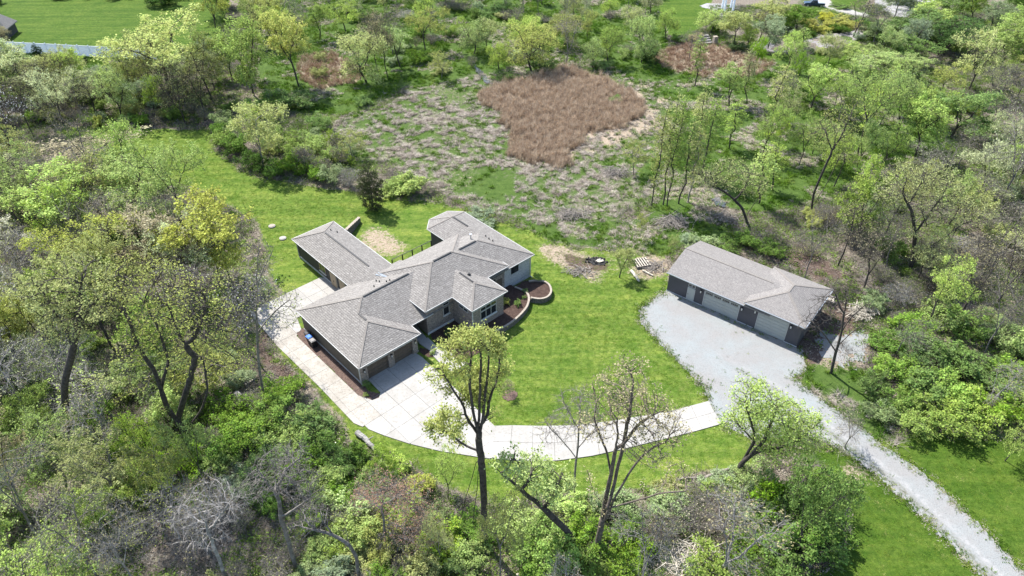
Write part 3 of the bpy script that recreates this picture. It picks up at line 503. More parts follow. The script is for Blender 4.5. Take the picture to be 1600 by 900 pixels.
dd = link('entry_door', None, house); part('door_leaf', 'cover', dd, lambda b: b.bevbox(23.3, 24.3, 1.66, 1.75, .1, 2.6, .02)); part('handle', 'galv', dd, lambda b: b.box(23.4, 23.44, 1.60, 1.66, 1.0, 1.25))
# recessed entry between garage and centre block
dd = link('entry_door', None, house); part('door_leaf', 'cover', dd, lambda b: b.bevbox(9.3, 10.5, 4.1, 4.2, .1, 2.4, .02)); part('handle', 'galv', dd, lambda b: b.box(9.4, 9.44, 4.04, 4.1, 1.0, 1.25))
part('porch_beam', 'frieze', house, lambda b: b.box(8.42, 11.28, 1.9, 2.1, 2.65, 2.98))
# rear wing side: windows and pale doors
window(21.0, 22.5, 1.0, 2.3, 7.9, 2, frame='door_tan', sill=True, axis='u')
for c in (18.8, 16.4): 
    d = link('side_door', None, house); part('door_frame', 'trim', d, lambda b: b.box(7.83, 7.9, c - .85, c + .85, .05, 2.5)); part('door_leaf', 'door_tan', d, lambda b: b.box(7.79, 7.83, c - .75, c - .02, .08, 2.4)); part('door_leaf', 'door_tan', d, lambda b: b.box(7.79, 7.83, c + .02, c + .75, .08, 2.4)); part('handle', 'metal', d, lambda b: b.box(7.74, 7.79, c - .12, c - .07, .95, 1.2))
# roof vents and pipes
ROOFS = [(-.3, 16, 1.6, 14, 3.2), (-.3, 8.7, -.4, 9, 3.2), (7.5, 14.5, 8, 29.1, 3.2), (10.9, 25.2, 1.35, 12.15, 4.4), (15.3, 21.3, -2.6, 6, 4.4), (17, 30.1, 1.4, 12.6, 3.9), (23.1, 30.1, 6, 18.6, 3.9)]
def rz(px, z0):
    z = 7.0
    while z > 2:
        u, v = touv(G(px[0], px[1], z)); hgt_ = max([q[4] + .4 * min(u - q[0], q[1] - u, v - q[2], q[3] - v) for q in ROOFS if q[0] < u < q[1] and q[2] < v < q[3]] or [0])
        if hgt_ >= z: break
        z -= .02
    return u, v, z
for px, z in [((517, 360.5), 4.2), ((527, 363.5), 4.1), ((584.5, 448.5), 4.6), ((588, 440), 4.5), ((593, 441), 4.5), ((604, 441), 4.9), ((609, 439), 4.9), ((617, 437), 5.2), ((759, 370), 4.8), ((764, 374), 4.7), ((770, 377.5), 4.6)]:
    u, v, z = rz(px, z); part('plumbing_vent', 'dark_trim', house, lambda b: b.tube((u, v, z - .5), (u, v, z + .25), .09, .09, 8))
u, v, z = rz((733, 430.5), 5.35); part('turbine_vent', 'dark_trim', house, lambda b: (b.tube((u, v, z - .4), (u, v, z + .12), .17, .17, 10), b.tube((u, v, z + .12), (u, v, z + .32), .26, .12, 10)))
u, v, z = rz((735.6, 374), 6.0); part('flue_pipe', 'galv', house, lambda b: (b.tube((u, v, z - .8), (u, v, z + .75), .1, .1, 10), b.tube((u, v, z + .75), (u, v, z + .85), .17, .17, 10)))
u, v, z = rz((598.5, 429), 4.45); part('roof_flashing', 'flash', house, lambda b: b.bar((u - .5, v + .8, z - .06), (u + .3, v - .9, z + .06), .7, .03))
# deck railing behind the house
rl = thing('railing', 'black wire railing with square posts behind the centre of the house', 'railing', (HO[0], HO[1], 0), HA)
vv = 17.35; us_ = [16.75, 18.6, 20.4, 22.2, 23.95]
for u in us_: part('post', 'dark_trim', rl, lambda b: b.box(u - .07, u + .07, vv - .07, vv + .07, -.2, 1.15))
part('top_rail', 'dark_trim', rl, lambda b: b.box(us_[0], us_[-1], vv - .05, vv + .05, 1.15, 1.2))
for z in (.25, .45, .65, .85, 1.0): part('wire', 'metal', rl, lambda b: b.box(us_[0], us_[-1], vv - .006, vv + .006, z, z + .012))
# retaining wall by the rear wing
rw = thing('retaining_wall', 'stepped stone block retaining wall behind the rear wing of the house', 'wall', (HO[0], HO[1], 0), HA)
a = np.array(touv(G(543, 372))); b_ = np.array(touv(G(562, 346)))
for k in range(7):
    p = a + (b_ - a) * k / 7; q = a + (b_ - a) * (k + .995) / 7; h = 1.5 - k * .12
    def f(b):
        n = Vector((q[0] - p[0], q[1] - p[1], 0)); 
        for r in range(int(h / .2)): b.bar((p[0], p[1], r * .2 + .1), (q[0], q[1], r * .2 + .1), .4 - .02 * (r % 2), .19)
    part('block_course', 'block', rw, f); part('cap', 'capstone', rw, lambda b: b.bar((p[0], p[1], h + .04), (q[0], q[1], h + .04), .46, .09))
# planter walls in front
def planter(px, h, label, mulch_px):
    P = [G(x, y, h)[:2] for x, y in px]; d = np.r_[0, np.cumsum([np.hypot(*(P[i + 1] - P[i])) for i in range(len(P) - 1)])]; L = d[-1]
    def at(s): return np.array([np.interp(s, d, [p[0] for p in P]), np.interp(s, d, [p[1] for p in P])])
    # smooth the path
    n0 = int(L / .25); Q = np.array([at(L * i / n0) for i in range(n0 + 1)])
    for _ in range(6): Q[1:-1] = (Q[:-2] + Q[1:-1] * 2 + Q[2:]) / 4
    t = thing('planter_wall', label, 'planter', (Q[0][0], Q[0][1], 0)); o = Q[0]; dd = np.r_[0, np.cumsum(np.hypot(*np.diff(Q, axis=0).T))]; L = dd[-1]
    def at2(s): return (float(np.interp(s, dd, Q[:, 0]) - o[0]), float(np.interp(s, dd, Q[:, 1]) - o[1]))
    b = MB(); rws = int(h / .18)
    for r in range(rws):
        n = int(L / .42)
        for i in range(n):
            s0 = L * (i + .5 * (r % 2)) / n + .01; s1 = min(L, L * (i + 1 + .5 * (r % 2)) / n - .01)
            if s1 > s0: p = at2(s0); q = at2(s1); b.bar((*p, r * .18 + .09), (*q, r * .18 + .09), .30 + rnd.uniform(-.02, .02), .172)
    o1 = b.build('block_work', 'block', t); o1['kind'] = 'stuff'
    n = int(L / .45)
    for i in range(n):
        p = at2(L * i / n + .008); q = at2(L * (i + 1) / n - .008); part('cap', 'capstone', t, lambda b: b.bar((*p, rws * .18 + .04), (*q, rws * .18 + .04), .27, .08))
    sheet('mulch_bed', [tuple(G(x, y, h * .7)[:2]) for x, y in mulch_px], h * .72, .18, 'mulch', .05, .8, .06)
planter([(774, 516.5), (790, 509), (802, 501), (815, 489), (824, 478), (827.5, 465), (824, 456), (812, 450.5), (804, 447.5)], .8, 'curved block planter wall with tan caps in front of the house window', [(740, 525), (775, 515), (802, 501), (815, 489), (824, 478), (827, 465), (824, 456), (804, 448), (785, 440), (770, 470)])
planter([(829, 464.5), (843, 467.5), (856, 464.5), (862, 456), (860, 446), (853, 439.5), (842, 437.5), (826, 439)], .75, 'round block planter wall with tan caps at the right corner of the house', [(805, 448), (824, 456), (829, 464.5), (843, 467.5), (856, 464), (862, 456), (860, 446), (853, 440), (842, 438), (820, 438)])
# ------------------------------------------------------------- detached garage
SH = math.radians(-38.74); US = np.array([math.cos(SH), math.sin(SH)]); VS = np.array([-US[1], US[0]]); SO = G(1041.6, 453.8)[:2]
shop = thing('detached_garage', 'long charcoal detached garage with two pale overhead doors on the gravel lot', 'garage', (SO[0], SO[1], .02), SH)
def gable(b):
    z = 3.3; s = .28; v0, v1 = -.4, 9.5; u0, u1 = -.2, 14.5; vm = (v0 + v1) / 2; r = z + s * (v1 - v0) / 2; th = .2
    T = [(u0, v0, z), (u1, v0, z), (u1, v1, z), (u0, v1, z), (u0, vm, r), (u1, vm, r)]
    b.poly(T + [(x, y, q - th) for x, y, q in T], [(0, 1, 5, 4), (2, 3, 4, 5), (6, 10, 11, 7), (8, 11, 10, 9), (0, 4, 10, 6), (4, 3, 9, 10), (1, 7, 11, 5), (5, 11, 8, 2), (0, 6, 7, 1), (2, 8, 9, 3)])
part('roof', 'roof_shop', shop, gable)
part('roof', 'roof_shop', shop, lambda b: hip(b, 10.95, 19.05, -.5, 9.42, 3.78, .3, 'v', True, True, .2))
for p, q in [((-.2, 4.55, 4.69), (12.6, 4.55, 4.69)), ((15, 3.55, 4.99), (10.95, -.5, 3.78)), ((15, 3.55, 4.99), (19.05, -.5, 3.78)), ((15, 5.37, 4.99), (10.95, 9.42, 3.78)), ((15, 5.37, 4.99), (19.05, 9.42, 3.78)), ((15, 3.5, 5.0), (15, 5.4, 5.0))]: capline(p, q, shop, .26)
part('wall', 'shopwall', shop, lambda b: (b.box(0, 5.45, 0, 9.1, -.3, 3.09), b.box(5.45, 10.45, .12, 9.1, -.3, 3.085), b.box(5.45, 10.45, 0, .12, 2.66, 3.09), b.box(10.45, 13.0, 0, 9.1, -.3, 3.095), b.box(13.0, 17.0, .12, 9.1, -.3, 3.57), b.box(13.0, 17.0, 0, .12, 3.12, 3.575), b.box(11.2, 13.0, 0.002, 9.09, 3.095, 3.575), b.box(17.0, 18.65, 0, 9.1, -.3, 3.575),
    b.poly([(0, 0, 3.09), (0, 9.1, 3.09), (0, 4.55, 4.4), (.2, 0, 3.09), (.2, 9.1, 3.09), (.2, 4.55, 4.4)], [(0, 2, 1), (3, 4, 5), (0, 3, 5, 2), (1, 2, 5, 4)])))
gutter([((-.2, -.4), (11.05, -.4))], 3.3, shop, 'galv'); gutter([((10.95, -.5), (19.05, -.5))], 3.78, shop, 'galv'); gutter([((19.05, -.5), (19.05, 9.42))], 3.78, shop, 'galv')
gd = garage_door(5.5, 10.4, .05, 2.64, 'door_white', 5, shop, win=True)
for i in range(4):
    u0 = 5.62 + i * 1.2; w = link('door_window', None, gd)
    part('muntin', 'door_white', gd, lambda b: [b.box(u0 + .98 * k / 4 - .012, u0 + .98 * k / 4 + .012, .018, .03, 2.2, 2.5) for k in range(5)])
    D_.objects.remove(w); part('pane', 'glass', gd, lambda b: b.box(u0, u0 + .98, .03, .052, 2.2, 2.5))
garage_door(13.05, 16.95, .05, 3.1, 'door_white', 6, shop)
part('door_trim', 'trim', shop, lambda b: (b.box(5.4, 5.5, -.02, .05, -.02, 2.7), b.box(10.4, 10.5, -.02, .05, -.02, 2.7), b.box(12.97, 13.05, -.02, .05, -.02, 3.15), b.box(16.95, 17.03, -.02, .05, -.02, 3.15)))
dd = link('side_door', None, shop); part('door_frame', 'trim', dd, lambda b: b.box(2.98, 4.12, -.03, 0, 0, 2.12)); part('door_leaf', 'door_white', dd, lambda b: b.bevbox(3.08, 4.02, -.06, -.03, .02, 2.05, .01)); part('handle', 'metal', dd, lambda b: b.box(3.15, 3.2, -.12, -.06, .95, 1.1))
window(3.1, 4.0, 2.3, 2.7, 0, 2, shop, sill=False)
for u, z in ((4.95, 2.3), (10.85, 2.3), (12.6, 2.75), (17.35, 2.75)): lantern(u, 0, z, shop)
for bb in ((-.04, 5.4, -.04, 0, -.3, .1), (10.5, 12.95, -.04, 0, -.3, .1), (17.05, 18.69, -.04, 0, -.3, .1)): part('foundation', 'sill', shop, lambda b: b.box(*bb))
# ------------------------------------------------------------- small things
def bin_(u, v, lid, label):
    t = thing('wheeled_bin', label, 'bin', (*uvw(u, v), .1), HA + math.radians(rnd.uniform(-8, 8)))
    part('body', 'binbody', t, lambda b: b.poly([(-.24, -.28, .06), (.24, -.28, .06), (.24, .28, .06), (-.24, .28, .06), (-.31, -.36, 1.0), (.31, -.36, 1.0), (.31, .36, 1.0), (-.31, .36, 1.0)], [(0, 3, 2, 1), (4, 5, 6, 7), (0, 1, 5, 4), (1, 2, 6, 5), (2, 3, 7, 6), (3, 0, 4, 7)]))
    part('lid', lid, t, lambda b: (b.bevbox(-.34, .34, -.4, .4, 1.0, 1.09, .03), b.bevbox(-.24, .24, -.3, .3, 1.09, 1.13, .03)))
    part('handle', 'binbody', t, lambda b: b.bar((.4, -.25, 1.02), (.4, .25, 1.02), .05))
    for s in (-1, 1): part('wheel', 'tyre', t, lambda b: b.tube((.27, s * .26, .12), (.27, s * .33, .12), .13, n=12))
bin_(-.55, 11.6, 'binbody', 'black wheeled bin with black lid, rearmost beside the garage wall'); bin_(-.75, 10.8, 'blue', 'wheeled bin with bright blue lid beside the garage wall'); bin_(-.8, 9.9, 'greylid', 'wheeled bin with pale grey lid beside the garage wall')
def pallet(px, rot, label, tilt=0, m='wood_pale', w=1.25, l=1.6, n=7):
    p = G(*px); t = thing('pallet', label, 'pallet', (p[0], p[1], .1 + abs(tilt) * .5), rot); part('gap_shade', 'charred_and_shade', t, lambda b: b.box(-l / 2 + .03, l / 2 - .03, -w / 2 + .1, w / 2 - .1, -.02, .03)); t.rotation_euler = (tilt, 0, rot)  # dark board added below the slats, standing in for shade in the gaps
    for s in (-w / 2 + .06, 0, w / 2 - .06): part('stringer', 'wood_grey', t, lambda b: b.box(-l / 2, l / 2, s - .04, s + .04, 0, .32 if tilt == 0 else .1))
    zz = .32 if tilt == 0 else .1
    for i in range(n): x = -l / 2 + (i + .5) * l / n; part('slat', m, t, lambda b: b.box(x - .055 * l / 1.6, x + .055 * l / 1.6, -w / 2, w / 2, zz, zz + .03))
pallet((1002, 413), math.radians(15), 'stack of pale slatted wooden pallet on the dirt left of the detached garage', 0, 'wood_pale', 2.0, 2.3, 6)
pallet((389, 597), math.radians(50), 'small pale slatted pallet lying in the woods left of the driveway', 0, 'wood_pale', 1.0, 1.5, 5)
def log(p, ang, L, r, label, m='wood_grey', z=0, name='log', cat='log', group=None):
    t = thing(name, label, cat, (p[0], p[1], z + r), ang, group)
    b = MB(); n = 6; pts = [(-L / 2 + L * i / n, rnd.uniform(-.06, .06) * L * .4, rnd.uniform(-.02, .05)) for i in range(n + 1)]
    for i in range(n): b.tube(pts[i], pts[i + 1], r * (1 - .35 * i / n), r * (1 - .35 * (i + 1) / n), 9)
    b.build('stem', m, t); c = MB(); c.tube((-L / 2 - .02, pts[0][1], pts[0][2]), (-L / 2 + .01, pts[0][1], pts[0][2]), r * .92, n=9); c.build('cut_end', 'wood_pale', t)
    d = MB(); d.tube(pts[3], (pts[3][0] + .5, pts[3][1] + .6, .6), r * .3, r * .12, 5); d.build('limb', m, t)
log(G(992, 433), math.radians(-70), 2.6, .24, 'thick pale barkless log below the pallet stack', 'wood_pale'); log(G(1012, 428), math.radians(-45), 1.8, .16, 'short pale log right below the pallet stack', 'wood_pale')
log(G(384, 634), math.radians(-45), 4.2, .42, 'grey fallen log in the woods left of the driveway', 'rock'); log(G(573, 692), math.radians(-45), 3.4, .35, 'grey fallen log in brush below the driveway bend', 'rock')
log(G(1085, 748), math.radians(8), 7, .11, 'long fallen grey trunk on the lawn edge below the driveway'); log(G(1118, 742), math.radians(25), 4, .2, 'broken brown trunk beside the leaning willow', 'wood_grey')
log(G(865, 893), math.radians(5), 7, .14, 'thin pale fallen trunk at the bottom edge of the woods', 'wood_pale'); log(G(1350, 492), math.radians(-20), 2.5, .2, 'pale logs heap right of the bare tree by the garage', 'wood_pale')
def brushpile(px, n, r, label, m='wood_grey', hh=.8):
    p = G(*px); t = thing('brush_pile', label, 'brush pile', (p[0], p[1], 0)); b = MB()
    for i in range(n):
        a = rnd.uniform(0, 6.28); x, y = rnd.gauss(0, r * .4), rnd.gauss(0, r * .28); L = rnd.uniform(.8, 2.2); z = abs(rnd.gauss(0, hh * .5)); b.tube((x - math.cos(a) * L / 2, y - math.sin(a) * L / 2, z + .05), (x + math.cos(a) * L / 2, y + math.sin(a) * L / 2, z + rnd.uniform(-.2, .5) + .05), rnd.uniform(.025, .07), .015, 4, False)
    o = b.build('sticks', m, t); o['kind'] = 'stuff'
brushpile((892, 337), 220, 3.0, 'low pile of grey sticks on the grass below the reed patch'); brushpile((1053, 349), 260, 3.2, 'pile of dark branches at the edge of the grass above the detached garage'); brushpile((1345, 492), 160, 2.2, 'heap of pale branches right of the bare tree by the garage', 'wood_pale')
brushpile((960, 272), 200, 3.0, 'tangle of grey dead stems right of the reed patch'); brushpile((1080, 880), 300, 3.4, 'tangle of pale dead branches at the bottom of the photo', 'wood_pale', 1.2)
brushpile((905, 425), 70, 2.2, 'thin scatter of sticks on the bare soil below the burn pit', hh=.3); brushpile((1022, 418), 80, 2.2, 'thin scatter of dark sticks between pallet and detached garage', hh=.3); brushpile((1135, 345), 160, 3, 'heap of grey branches beside the bent willow', hh=.7)
fp = G(934, 408); t = thing('burn_pit', 'blackened burn pit with pale debris on the bare ground right of the house', 'fire pit', (fp[0], fp[1], 0))
b = MB(); pts = [(1.5 * math.cos(a) * rnd.uniform(.7, 1.1), 1.1 * math.sin(a) * rnd.uniform(.7, 1.1)) for a in [6.283 * i / 18 for i in range(18)]]; b.prism(pts, -.05, .07)
for i in range(60): x, y = rnd.gauss(0, .6), rnd.gauss(0, .45); s = rnd.uniform(.05, .14); b.box(x - s, x + s, y - s, y + s, .05, .1 + s)
b.build('ash', 'charred_and_shade', t); 
for i in range(6): x, y, L = rnd.uniform(0, .9), rnd.uniform(-.5, .4), rnd.uniform(.25, .5); part('debris', 'wood_pale', t, lambda b: b.bar((x - L, y, .18), (x + L * .5, y + L * .5, .26), .2, .08))
for px, lb in (((425, 354), 'round pale concrete septic lid nearer the woods on the lawn'), ((442, 373), 'round pale concrete septic lid nearer the rear wing')):
    p = G(*px); t = thing('septic_lid', lb, 'lid', (p[0], p[1], 0)); part('rim', 'concrete', t, lambda b: b.tube((0, 0, -.1), (0, 0, .16), .55, .53, 20)); part('cover', 'capstone' if px[0] < 430 else 'concrete', t, lambda b: b.tube((0, 0, .16), (0, 0, .21), .43, .4, 20))
# lumber rack and blue tub behind the detached garage
def shopp(u, v): return SO + US * u + VS * v
p = shopp(12.0, 11.0); t = thing('lumber_rack', 'low grey timber rack behind the detached garage', 'rack', (p[0], p[1], 0), SH)
for x in (-2.6, -.4, 1.8): part('post', 'wood_grey', t, lambda b: b.box(x - .07, x + .07, -.07, .07, 0, 1.5))
part('rail', 'wood_grey', t, lambda b: b.box(-2.7, 1.9, -.06, .06, 1.5, 1.58)); part('rail', 'wood_grey', t, lambda b: b.box(-2.7, 1.9, -.05, .05, .8, .88))
p = shopp(13.2, 9.9); t = thing('blue_tarp', 'bright blue folded tarp standing behind the detached garage roof', 'tarp', (p[0], p[1], 0), SH + .4)
b = MB(); b.poly([(-.5, -.2, 0), (.4, -.3, 0), (.55, .3, 0), (-.4, .35, 0), (-.42, -.1, 1.4), (.1, -.22, 1.9), (.5, .1, 2.5), (-.2, .2, 2.0)], [(0, 3, 2, 1), (4, 5, 6, 7), (0, 1, 5, 4), (1, 2, 6, 5), (2, 3, 7, 6), (3, 0, 4, 7)]); b.build('sheet', 'blue', t); part('stake', 'wood_grey', t, lambda b: b.box(-.05, .05, -.05, .05, 0, 2.1))
p = shopp(17.2, 11.6); t = thing('lumber_stack', 'stack of grey and white boards behind the right end of the detached garage', 'lumber', (p[0], p[1], 0), SH)
for i in range(9): y = -.8 + (i % 5) * .35; z = .35 + (i // 5) * .45; part('board', 'wood_pale' if i in (6, 7) else 'wood_grey', t, lambda b: b.box(-1.9 + rnd.uniform(-.4, .2), 1.9 + rnd.uniform(-.3, .4), y, y + .28, z, z + .08))
for x in (-1.2, 1.2): part('bearer', 'wood_grey', t, lambda b: b.box(x - .1, x + .1, -.9, 1, 0, .34))
# white fence, top left
fa = G(-70, 77); fb = G(245, 94); ft = fb - fa; FL = float(np.hypot(ft[0], ft[1])); fen = thing('privacy_fence', 'long white vinyl privacy fence across the lawn at the top left', 'fence', (fa[0], fa[1], 0), math.atan2(ft[1], ft[0]))
nP = int(FL / 2.7); fen.scale = (1, 1, 1.18)
for i in range(nP + 1):
    x = FL * i / nP; part('post', 'vinyl', fen, lambda b: (b.box(x - .09, x + .09, -.09, .09, 0, 2.3), b.poly([(x - .13, -.13, 2.3), (x + .13, -.13, 2.3), (x + .13, .13, 2.3), (x - .13, .13, 2.3), (x, 0, 2.45)], [(0, 3, 2, 1), (0, 1, 4), (1, 2, 4), (2, 3, 4), (3, 0, 4)])))
    if i < nP:
        x1 = FL * (i + 1) / nP
        def f(b):
            b.box(x + .09, x1 - .09, -.05, .05, .08, .22); b.box(x + .09, x1 - .09, -.05, .05, 2.05, 2.2); n = 14; w = (x1 - x - .18) / n
            for k in range(n): b.box(x + .09 + k * w + .008, x + .09 + (k + 1) * w - .008, -.022, .022, .22, 2.05)
        part('panel', 'vinyl', fen, f)
# little neighbour shed behind the fence
p = G(8, 62); t = thing('shed', 'small grey roofed shed behind the left end of the white fence', 'shed', (p[0] - 4, p[1] + 3, 0), .15)
part('wall', 'siding_dark', t, lambda b: b.box(-4, 4.2, -3, 3, 0, 2.4)); part('roof', 'roof_shop', t, lambda b: hip(b, -4.5, 4.8, -3.5, 3.5, 2.5, 1.1, 'u', True, True, .2)); part('gutter', 'trim', t, lambda b: b.box(-4.5, 4.8, -3.62, -3.52, 2.35, 2.48)); part('door', 'cover', t, lambda b: b.box(1, 2, -3.06, -3, 0, 2.1))
# white pergola posts and stone steps, top right
p = G(1137, 18); t = thing('pergola', 'white pergola with tall posts on the pale terrace at the top', 'pergola', (p[0], p[1], 0))
for x in (-1.0, 1.4):
    for y in (0, 2.5): part('post', 'vinyl', t, lambda b: b.box(x - .25, x + .25, y - .2, y + .2, 0, 3.6))
for y in (0, 2.5): part('beam', 'vinyl', t, lambda b: b.box(-1.8, 2.2, y - .08, y + .08, 3.6, 3.9))
p = G(1105, 70); t = thing('stone_steps', 'grey stone block steps at the edge of the marsh near the terrace', 'steps', (p[0], p[1], 0), .3)
for k in range(4): part('step', 'rock', t, lambda b: b.bevbox(-3.2 + k * .5, 1.5, k * .7, k * .7 + .9, 0, .5 + k * .35, .06))
part('pillar', 'capstone', t, lambda b: b.bevbox(1.6, 2.6, -.4, .6, 0, 1.9, .06))
# pickup truck
def pickup(px, rot, label):
    p = G(*px); t = thing('pickup_truck', label, 'truck', (p[0], p[1], .04), rot)
    prof = [(-2.8, .55), (-2.8, 1.05), (-1.0, 1.08), (-.85, 1.12), (-.75, 1.85), (.65, 1.87), (1.25, 1.2), (2.55, 1.08), (2.75, .9), (2.75, .5), (-2.8, .5)]
    n = len(prof) - 1; pr_ = prof[:-1]; W2 = .95
    def body(b):
        low = [(-2.8, .5), (2.75, .5), (2.78, .9), (2.55, 1.1), (1.2, 1.18), (-.8, 1.12), (-2.8, 1.08)]; k = len(low)
        b.poly([(x, -W2, z) for x, z in low] + [(x, W2, z) for x, z in low], [tuple(range(k)), tuple(range(k, 2 * k))[::-1]] + [(i, i + k, (i + 1) % k + k, (i + 1) % k) for i in range(k)])
    part('body', 'bluepaint', t, body)
    part('cab', 'bluepaint', t, lambda b: b.poly([(-.8, -.88, 1.12), (1.2, -.88, 1.17), (1.2, .88, 1.17), (-.8, .88, 1.12), (-.65, -.72, 1.86), (.6, -.72, 1.88), (.6, .72, 1.88), (-.65, .72, 1.86)], [(0, 3, 2, 1), (4, 5, 6, 7), (0, 1, 5, 4), (1, 2, 6, 5), (2, 3, 7, 6), (3, 0, 4, 7)]))
    part('windscreen', 'glass', t, lambda b: b.poly([(1.22, -.78, 1.2), (1.22, .78, 1.2), (.66, .66, 1.84), (.66, -.66, 1.84)], [(0, 1, 2, 3)]))
    for s in (-1, 1): part('side_window', 'glass', t, lambda b: b.poly([(-.7, s * .885, 1.2), (1.0, s * .885, 1.2), (.55, s * .745, 1.8), (-.6, s * .745, 1.8)], [(0, 1, 2, 3)]))
    part('bed_cover', 'galv', t, lambda b: b.bevbox(-2.75, -.85, -.85, .85, 1.1, 1.16, .02))
    for x in (-1.8, 1.8):
        for s in (-1, 1): 
            w = part('wheel', 'tyre', t, lambda b: b.tube((x, s * .72, .38), (x, s * .98, .38), .4, n=16)); part('rim', 'galv', w, lambda b: b.tube((x, s * .98, .38), (x, s * 1.0, .38), .24, n=10))
    for s in (-1, 1): part('headlight', 'trim', t, lambda b: b.box(2.76, 2.8, s * .75 - .15, s * .75 + .15, .8, .95))
pickup((1271, 10), math.radians(172), 'dark blue pickup truck parked on the neighbour driveway at the top')
for px, r, lb in (((797, 618), .9, 'ring of brown mulch round the sapling right of the tall tree'), ((948, 605), 0, '')):
    if r: sheet('mulch_ring', [(G(*px)[0] + r * math.cos(a / 2), G(*px)[1] + r * math.sin(a / 2)) for a in range(12)], .05, .12, 'mulch_light', .1, .5, .05)
# ------------------------------------------------------------- plants: branching skeletons grown into a crown volume
def colonize(r, paths, blobs, N, D, dk=None, iters=70, shell=.42, sag=0.0):
    """paths: list of point lists, the first from the ground; blobs: (x,y,z,rx,ry,rz[,weight])"""
    dk = dk or D * 1.15; pos = []; par = []
    for pi, P in enumerate(paths):
        P = np.array(P, float)
        if pi == 0: pos.append(P[0]); par.append(-1); last = 0
        else: A = np.array(pos); last = int(np.argmin(((A - P[0]) ** 2).sum(1)))
        cur = pos[last]
        for k in range(0 if pi else 1, len(P)):
            seg = P[k] - cur; n = max(1, int(np.linalg.norm(seg) / D)); c0 = cur.copy()
            for j in range(1, n + 1):
                q = c0 + seg * j / n + r.randn(3) * .04 * D * (k < len(P)); pos.append(q); par.append(last); last = len(pos) - 1
            cur = P[k]
    wts = np.array([b[6] if len(b) > 6 else b[3] * b[4] * b[5] for b in blobs], float); wts /= wts.sum()
    ch = r.choice(len(blobs), N, p=wts); B = np.array([b[:6] for b in blobs]); d = r.randn(N, 3); d /= np.linalg.norm(d, axis=1)[:, None]
    A = B[ch, :3] + d * B[ch, 3:6] * (r.rand(N) ** shell)[:, None]; A = A[A[:, 2] > .1]
    P = np.array(pos); dist = np.full(len(A), 1e9); near_ = np.zeros(len(A), int)
    def upd(i0, Pn):
        nonlocal dist, near_
        d2 = ((A[:, None, :] - Pn[None]) ** 2).sum(2); m = d2.argmin(1); v = d2[np.arange(len(A)), m]; c = v < dist
        dist = np.where(c, v, dist); near_ = np.where(c, i0 + m, near_)
    for s in range(0, len(P), 200): upd(s, P[s:s + 200])
    for it in range(iters):
        if len(A) == 0: break
        k = dist > dk * dk; A = A[k]; dist = dist[k]; near_ = near_[k]
        if len(A) == 0: break
        u, inv = np.unique(near_, return_inverse=True); dirs = A - P[near_]; dirs /= np.linalg.norm(dirs, axis=1)[:, None] + 1e-9
        sm = np.zeros((len(u), 3)); np.add.at(sm, inv, dirs); sm += r.randn(len(u), 3) * .25; sm[:, 2] -= sag; sm /= np.linalg.norm(sm, axis=1)[:, None] + 1e-9
        Pn = P[u] + sm * D; i0 = len(P); P = np.vstack([P, Pn]); par += list(u); upd(i0, Pn)
        if len(P) > 4200: break
    par = np.array(par); n = len(P)
    for _ in range(2):                                              # relax the zigzag
        cs = np.zeros((n, 3)); cn = np.zeros(n); np.add.at(cs, par[1:], P[1:]); np.add.at(cn, par[1:], 1); ok = (cn > 0) & (np.arange(n) > 0)
        tgt = (P[par] + cs / np.maximum(cn, 1)[:, None]) / 2; P = np.where(ok[:, None], P * .55 + tgt * .45, P)
    return P, par
def radii(P, par, rbase, e=2.0, rtip=.014):
    n = len(P); kids = np.zeros(n); np.add.at(kids, par[1:], 1); s = np.where(kids == 0, 1.0, 0.0)
    for i in range(n - 1, 0, -1): s[par[i]] += s[i]
    rr = s ** (1 / e); rr = rr / rr.max(); rr = rtip + (rbase - rtip) * rr; return rr, kids
def tubes(P, par, rr):
    n = len(P); main = np.full(n, -1); order = np.argsort(rr[1:]) + 1; main[par[order]] = order      # thickest child wins
    dirn = np.zeros((n, 3)); has = main >= 0; dirn[has] = P[main[has]] - P[has]; dirn[~has] = P[~has] - P[par[~has]]
    dirn /= np.linalg.norm(dirn, axis=1)[:, None] + 1e-9; ref = np.array([.31, .95, .08]); X = np.cross(dirn, ref); X /= np.linalg.norm(X, axis=1)[:, None] + 1e-9; Y = np.cross(dirn, X)
    VV = []; FF = []; base = 0; ci = np.arange(1, n); pi = par[1:]; cont = main[pi] == ci
    sd_ = P[ci] - P[pi]; sd_ /= np.linalg.norm(sd_, axis=1)[:, None] + 1e-9; X2 = np.cross(sd_, ref); X2 /= np.linalg.norm(X2, axis=1)[:, None] + 1e-9; Y2 = np.cross(sd_, X2)
    Xp = np.where(cont[:, None], X[pi], X2); Yp = np.where(cont[:, None], Y[pi], Y2); rp = np.where(cont, rr[pi], np.minimum(rr[pi], rr[ci] * 1.25)); Xc = X[ci]; Yc = Y[ci]; rc = rr[ci]
    for lo, hi, k in ((0, .045, 3), (.045, .13, 5), (.13, 99, 9)):
        m = (rr[ci] >= lo) & (rr[ci] < hi); c = m.sum()
        if not c: continue
        a = np.arange(k) * 2 * np.pi / k; ca = np.cos(a)[None, :, None]; sa = np.sin(a)[None, :, None]
        r0 = P[pi[m]][:, None] + (Xp[m][:, None] * ca + Yp[m][:, None] * sa) * rp[m][:, None, None]; r1 = P[ci[m]][:, None] + (Xc[m][:, None] * ca + Yc[m][:, None] * sa) * rc[m][:, None, None]
        VV.append(np.concatenate([r0, r1], 1).reshape(-1, 3)); s = base + np.arange(c)[:, None] * 2 * k; i = np.arange(k)[None]; j = (i + 1) % k
        FF.append(np.stack([s + i, s + j, s + k + j, s + k + i], -1).reshape(-1, 4)); base += c * 2 * k
    return np.concatenate(VV), np.concatenate(FF)
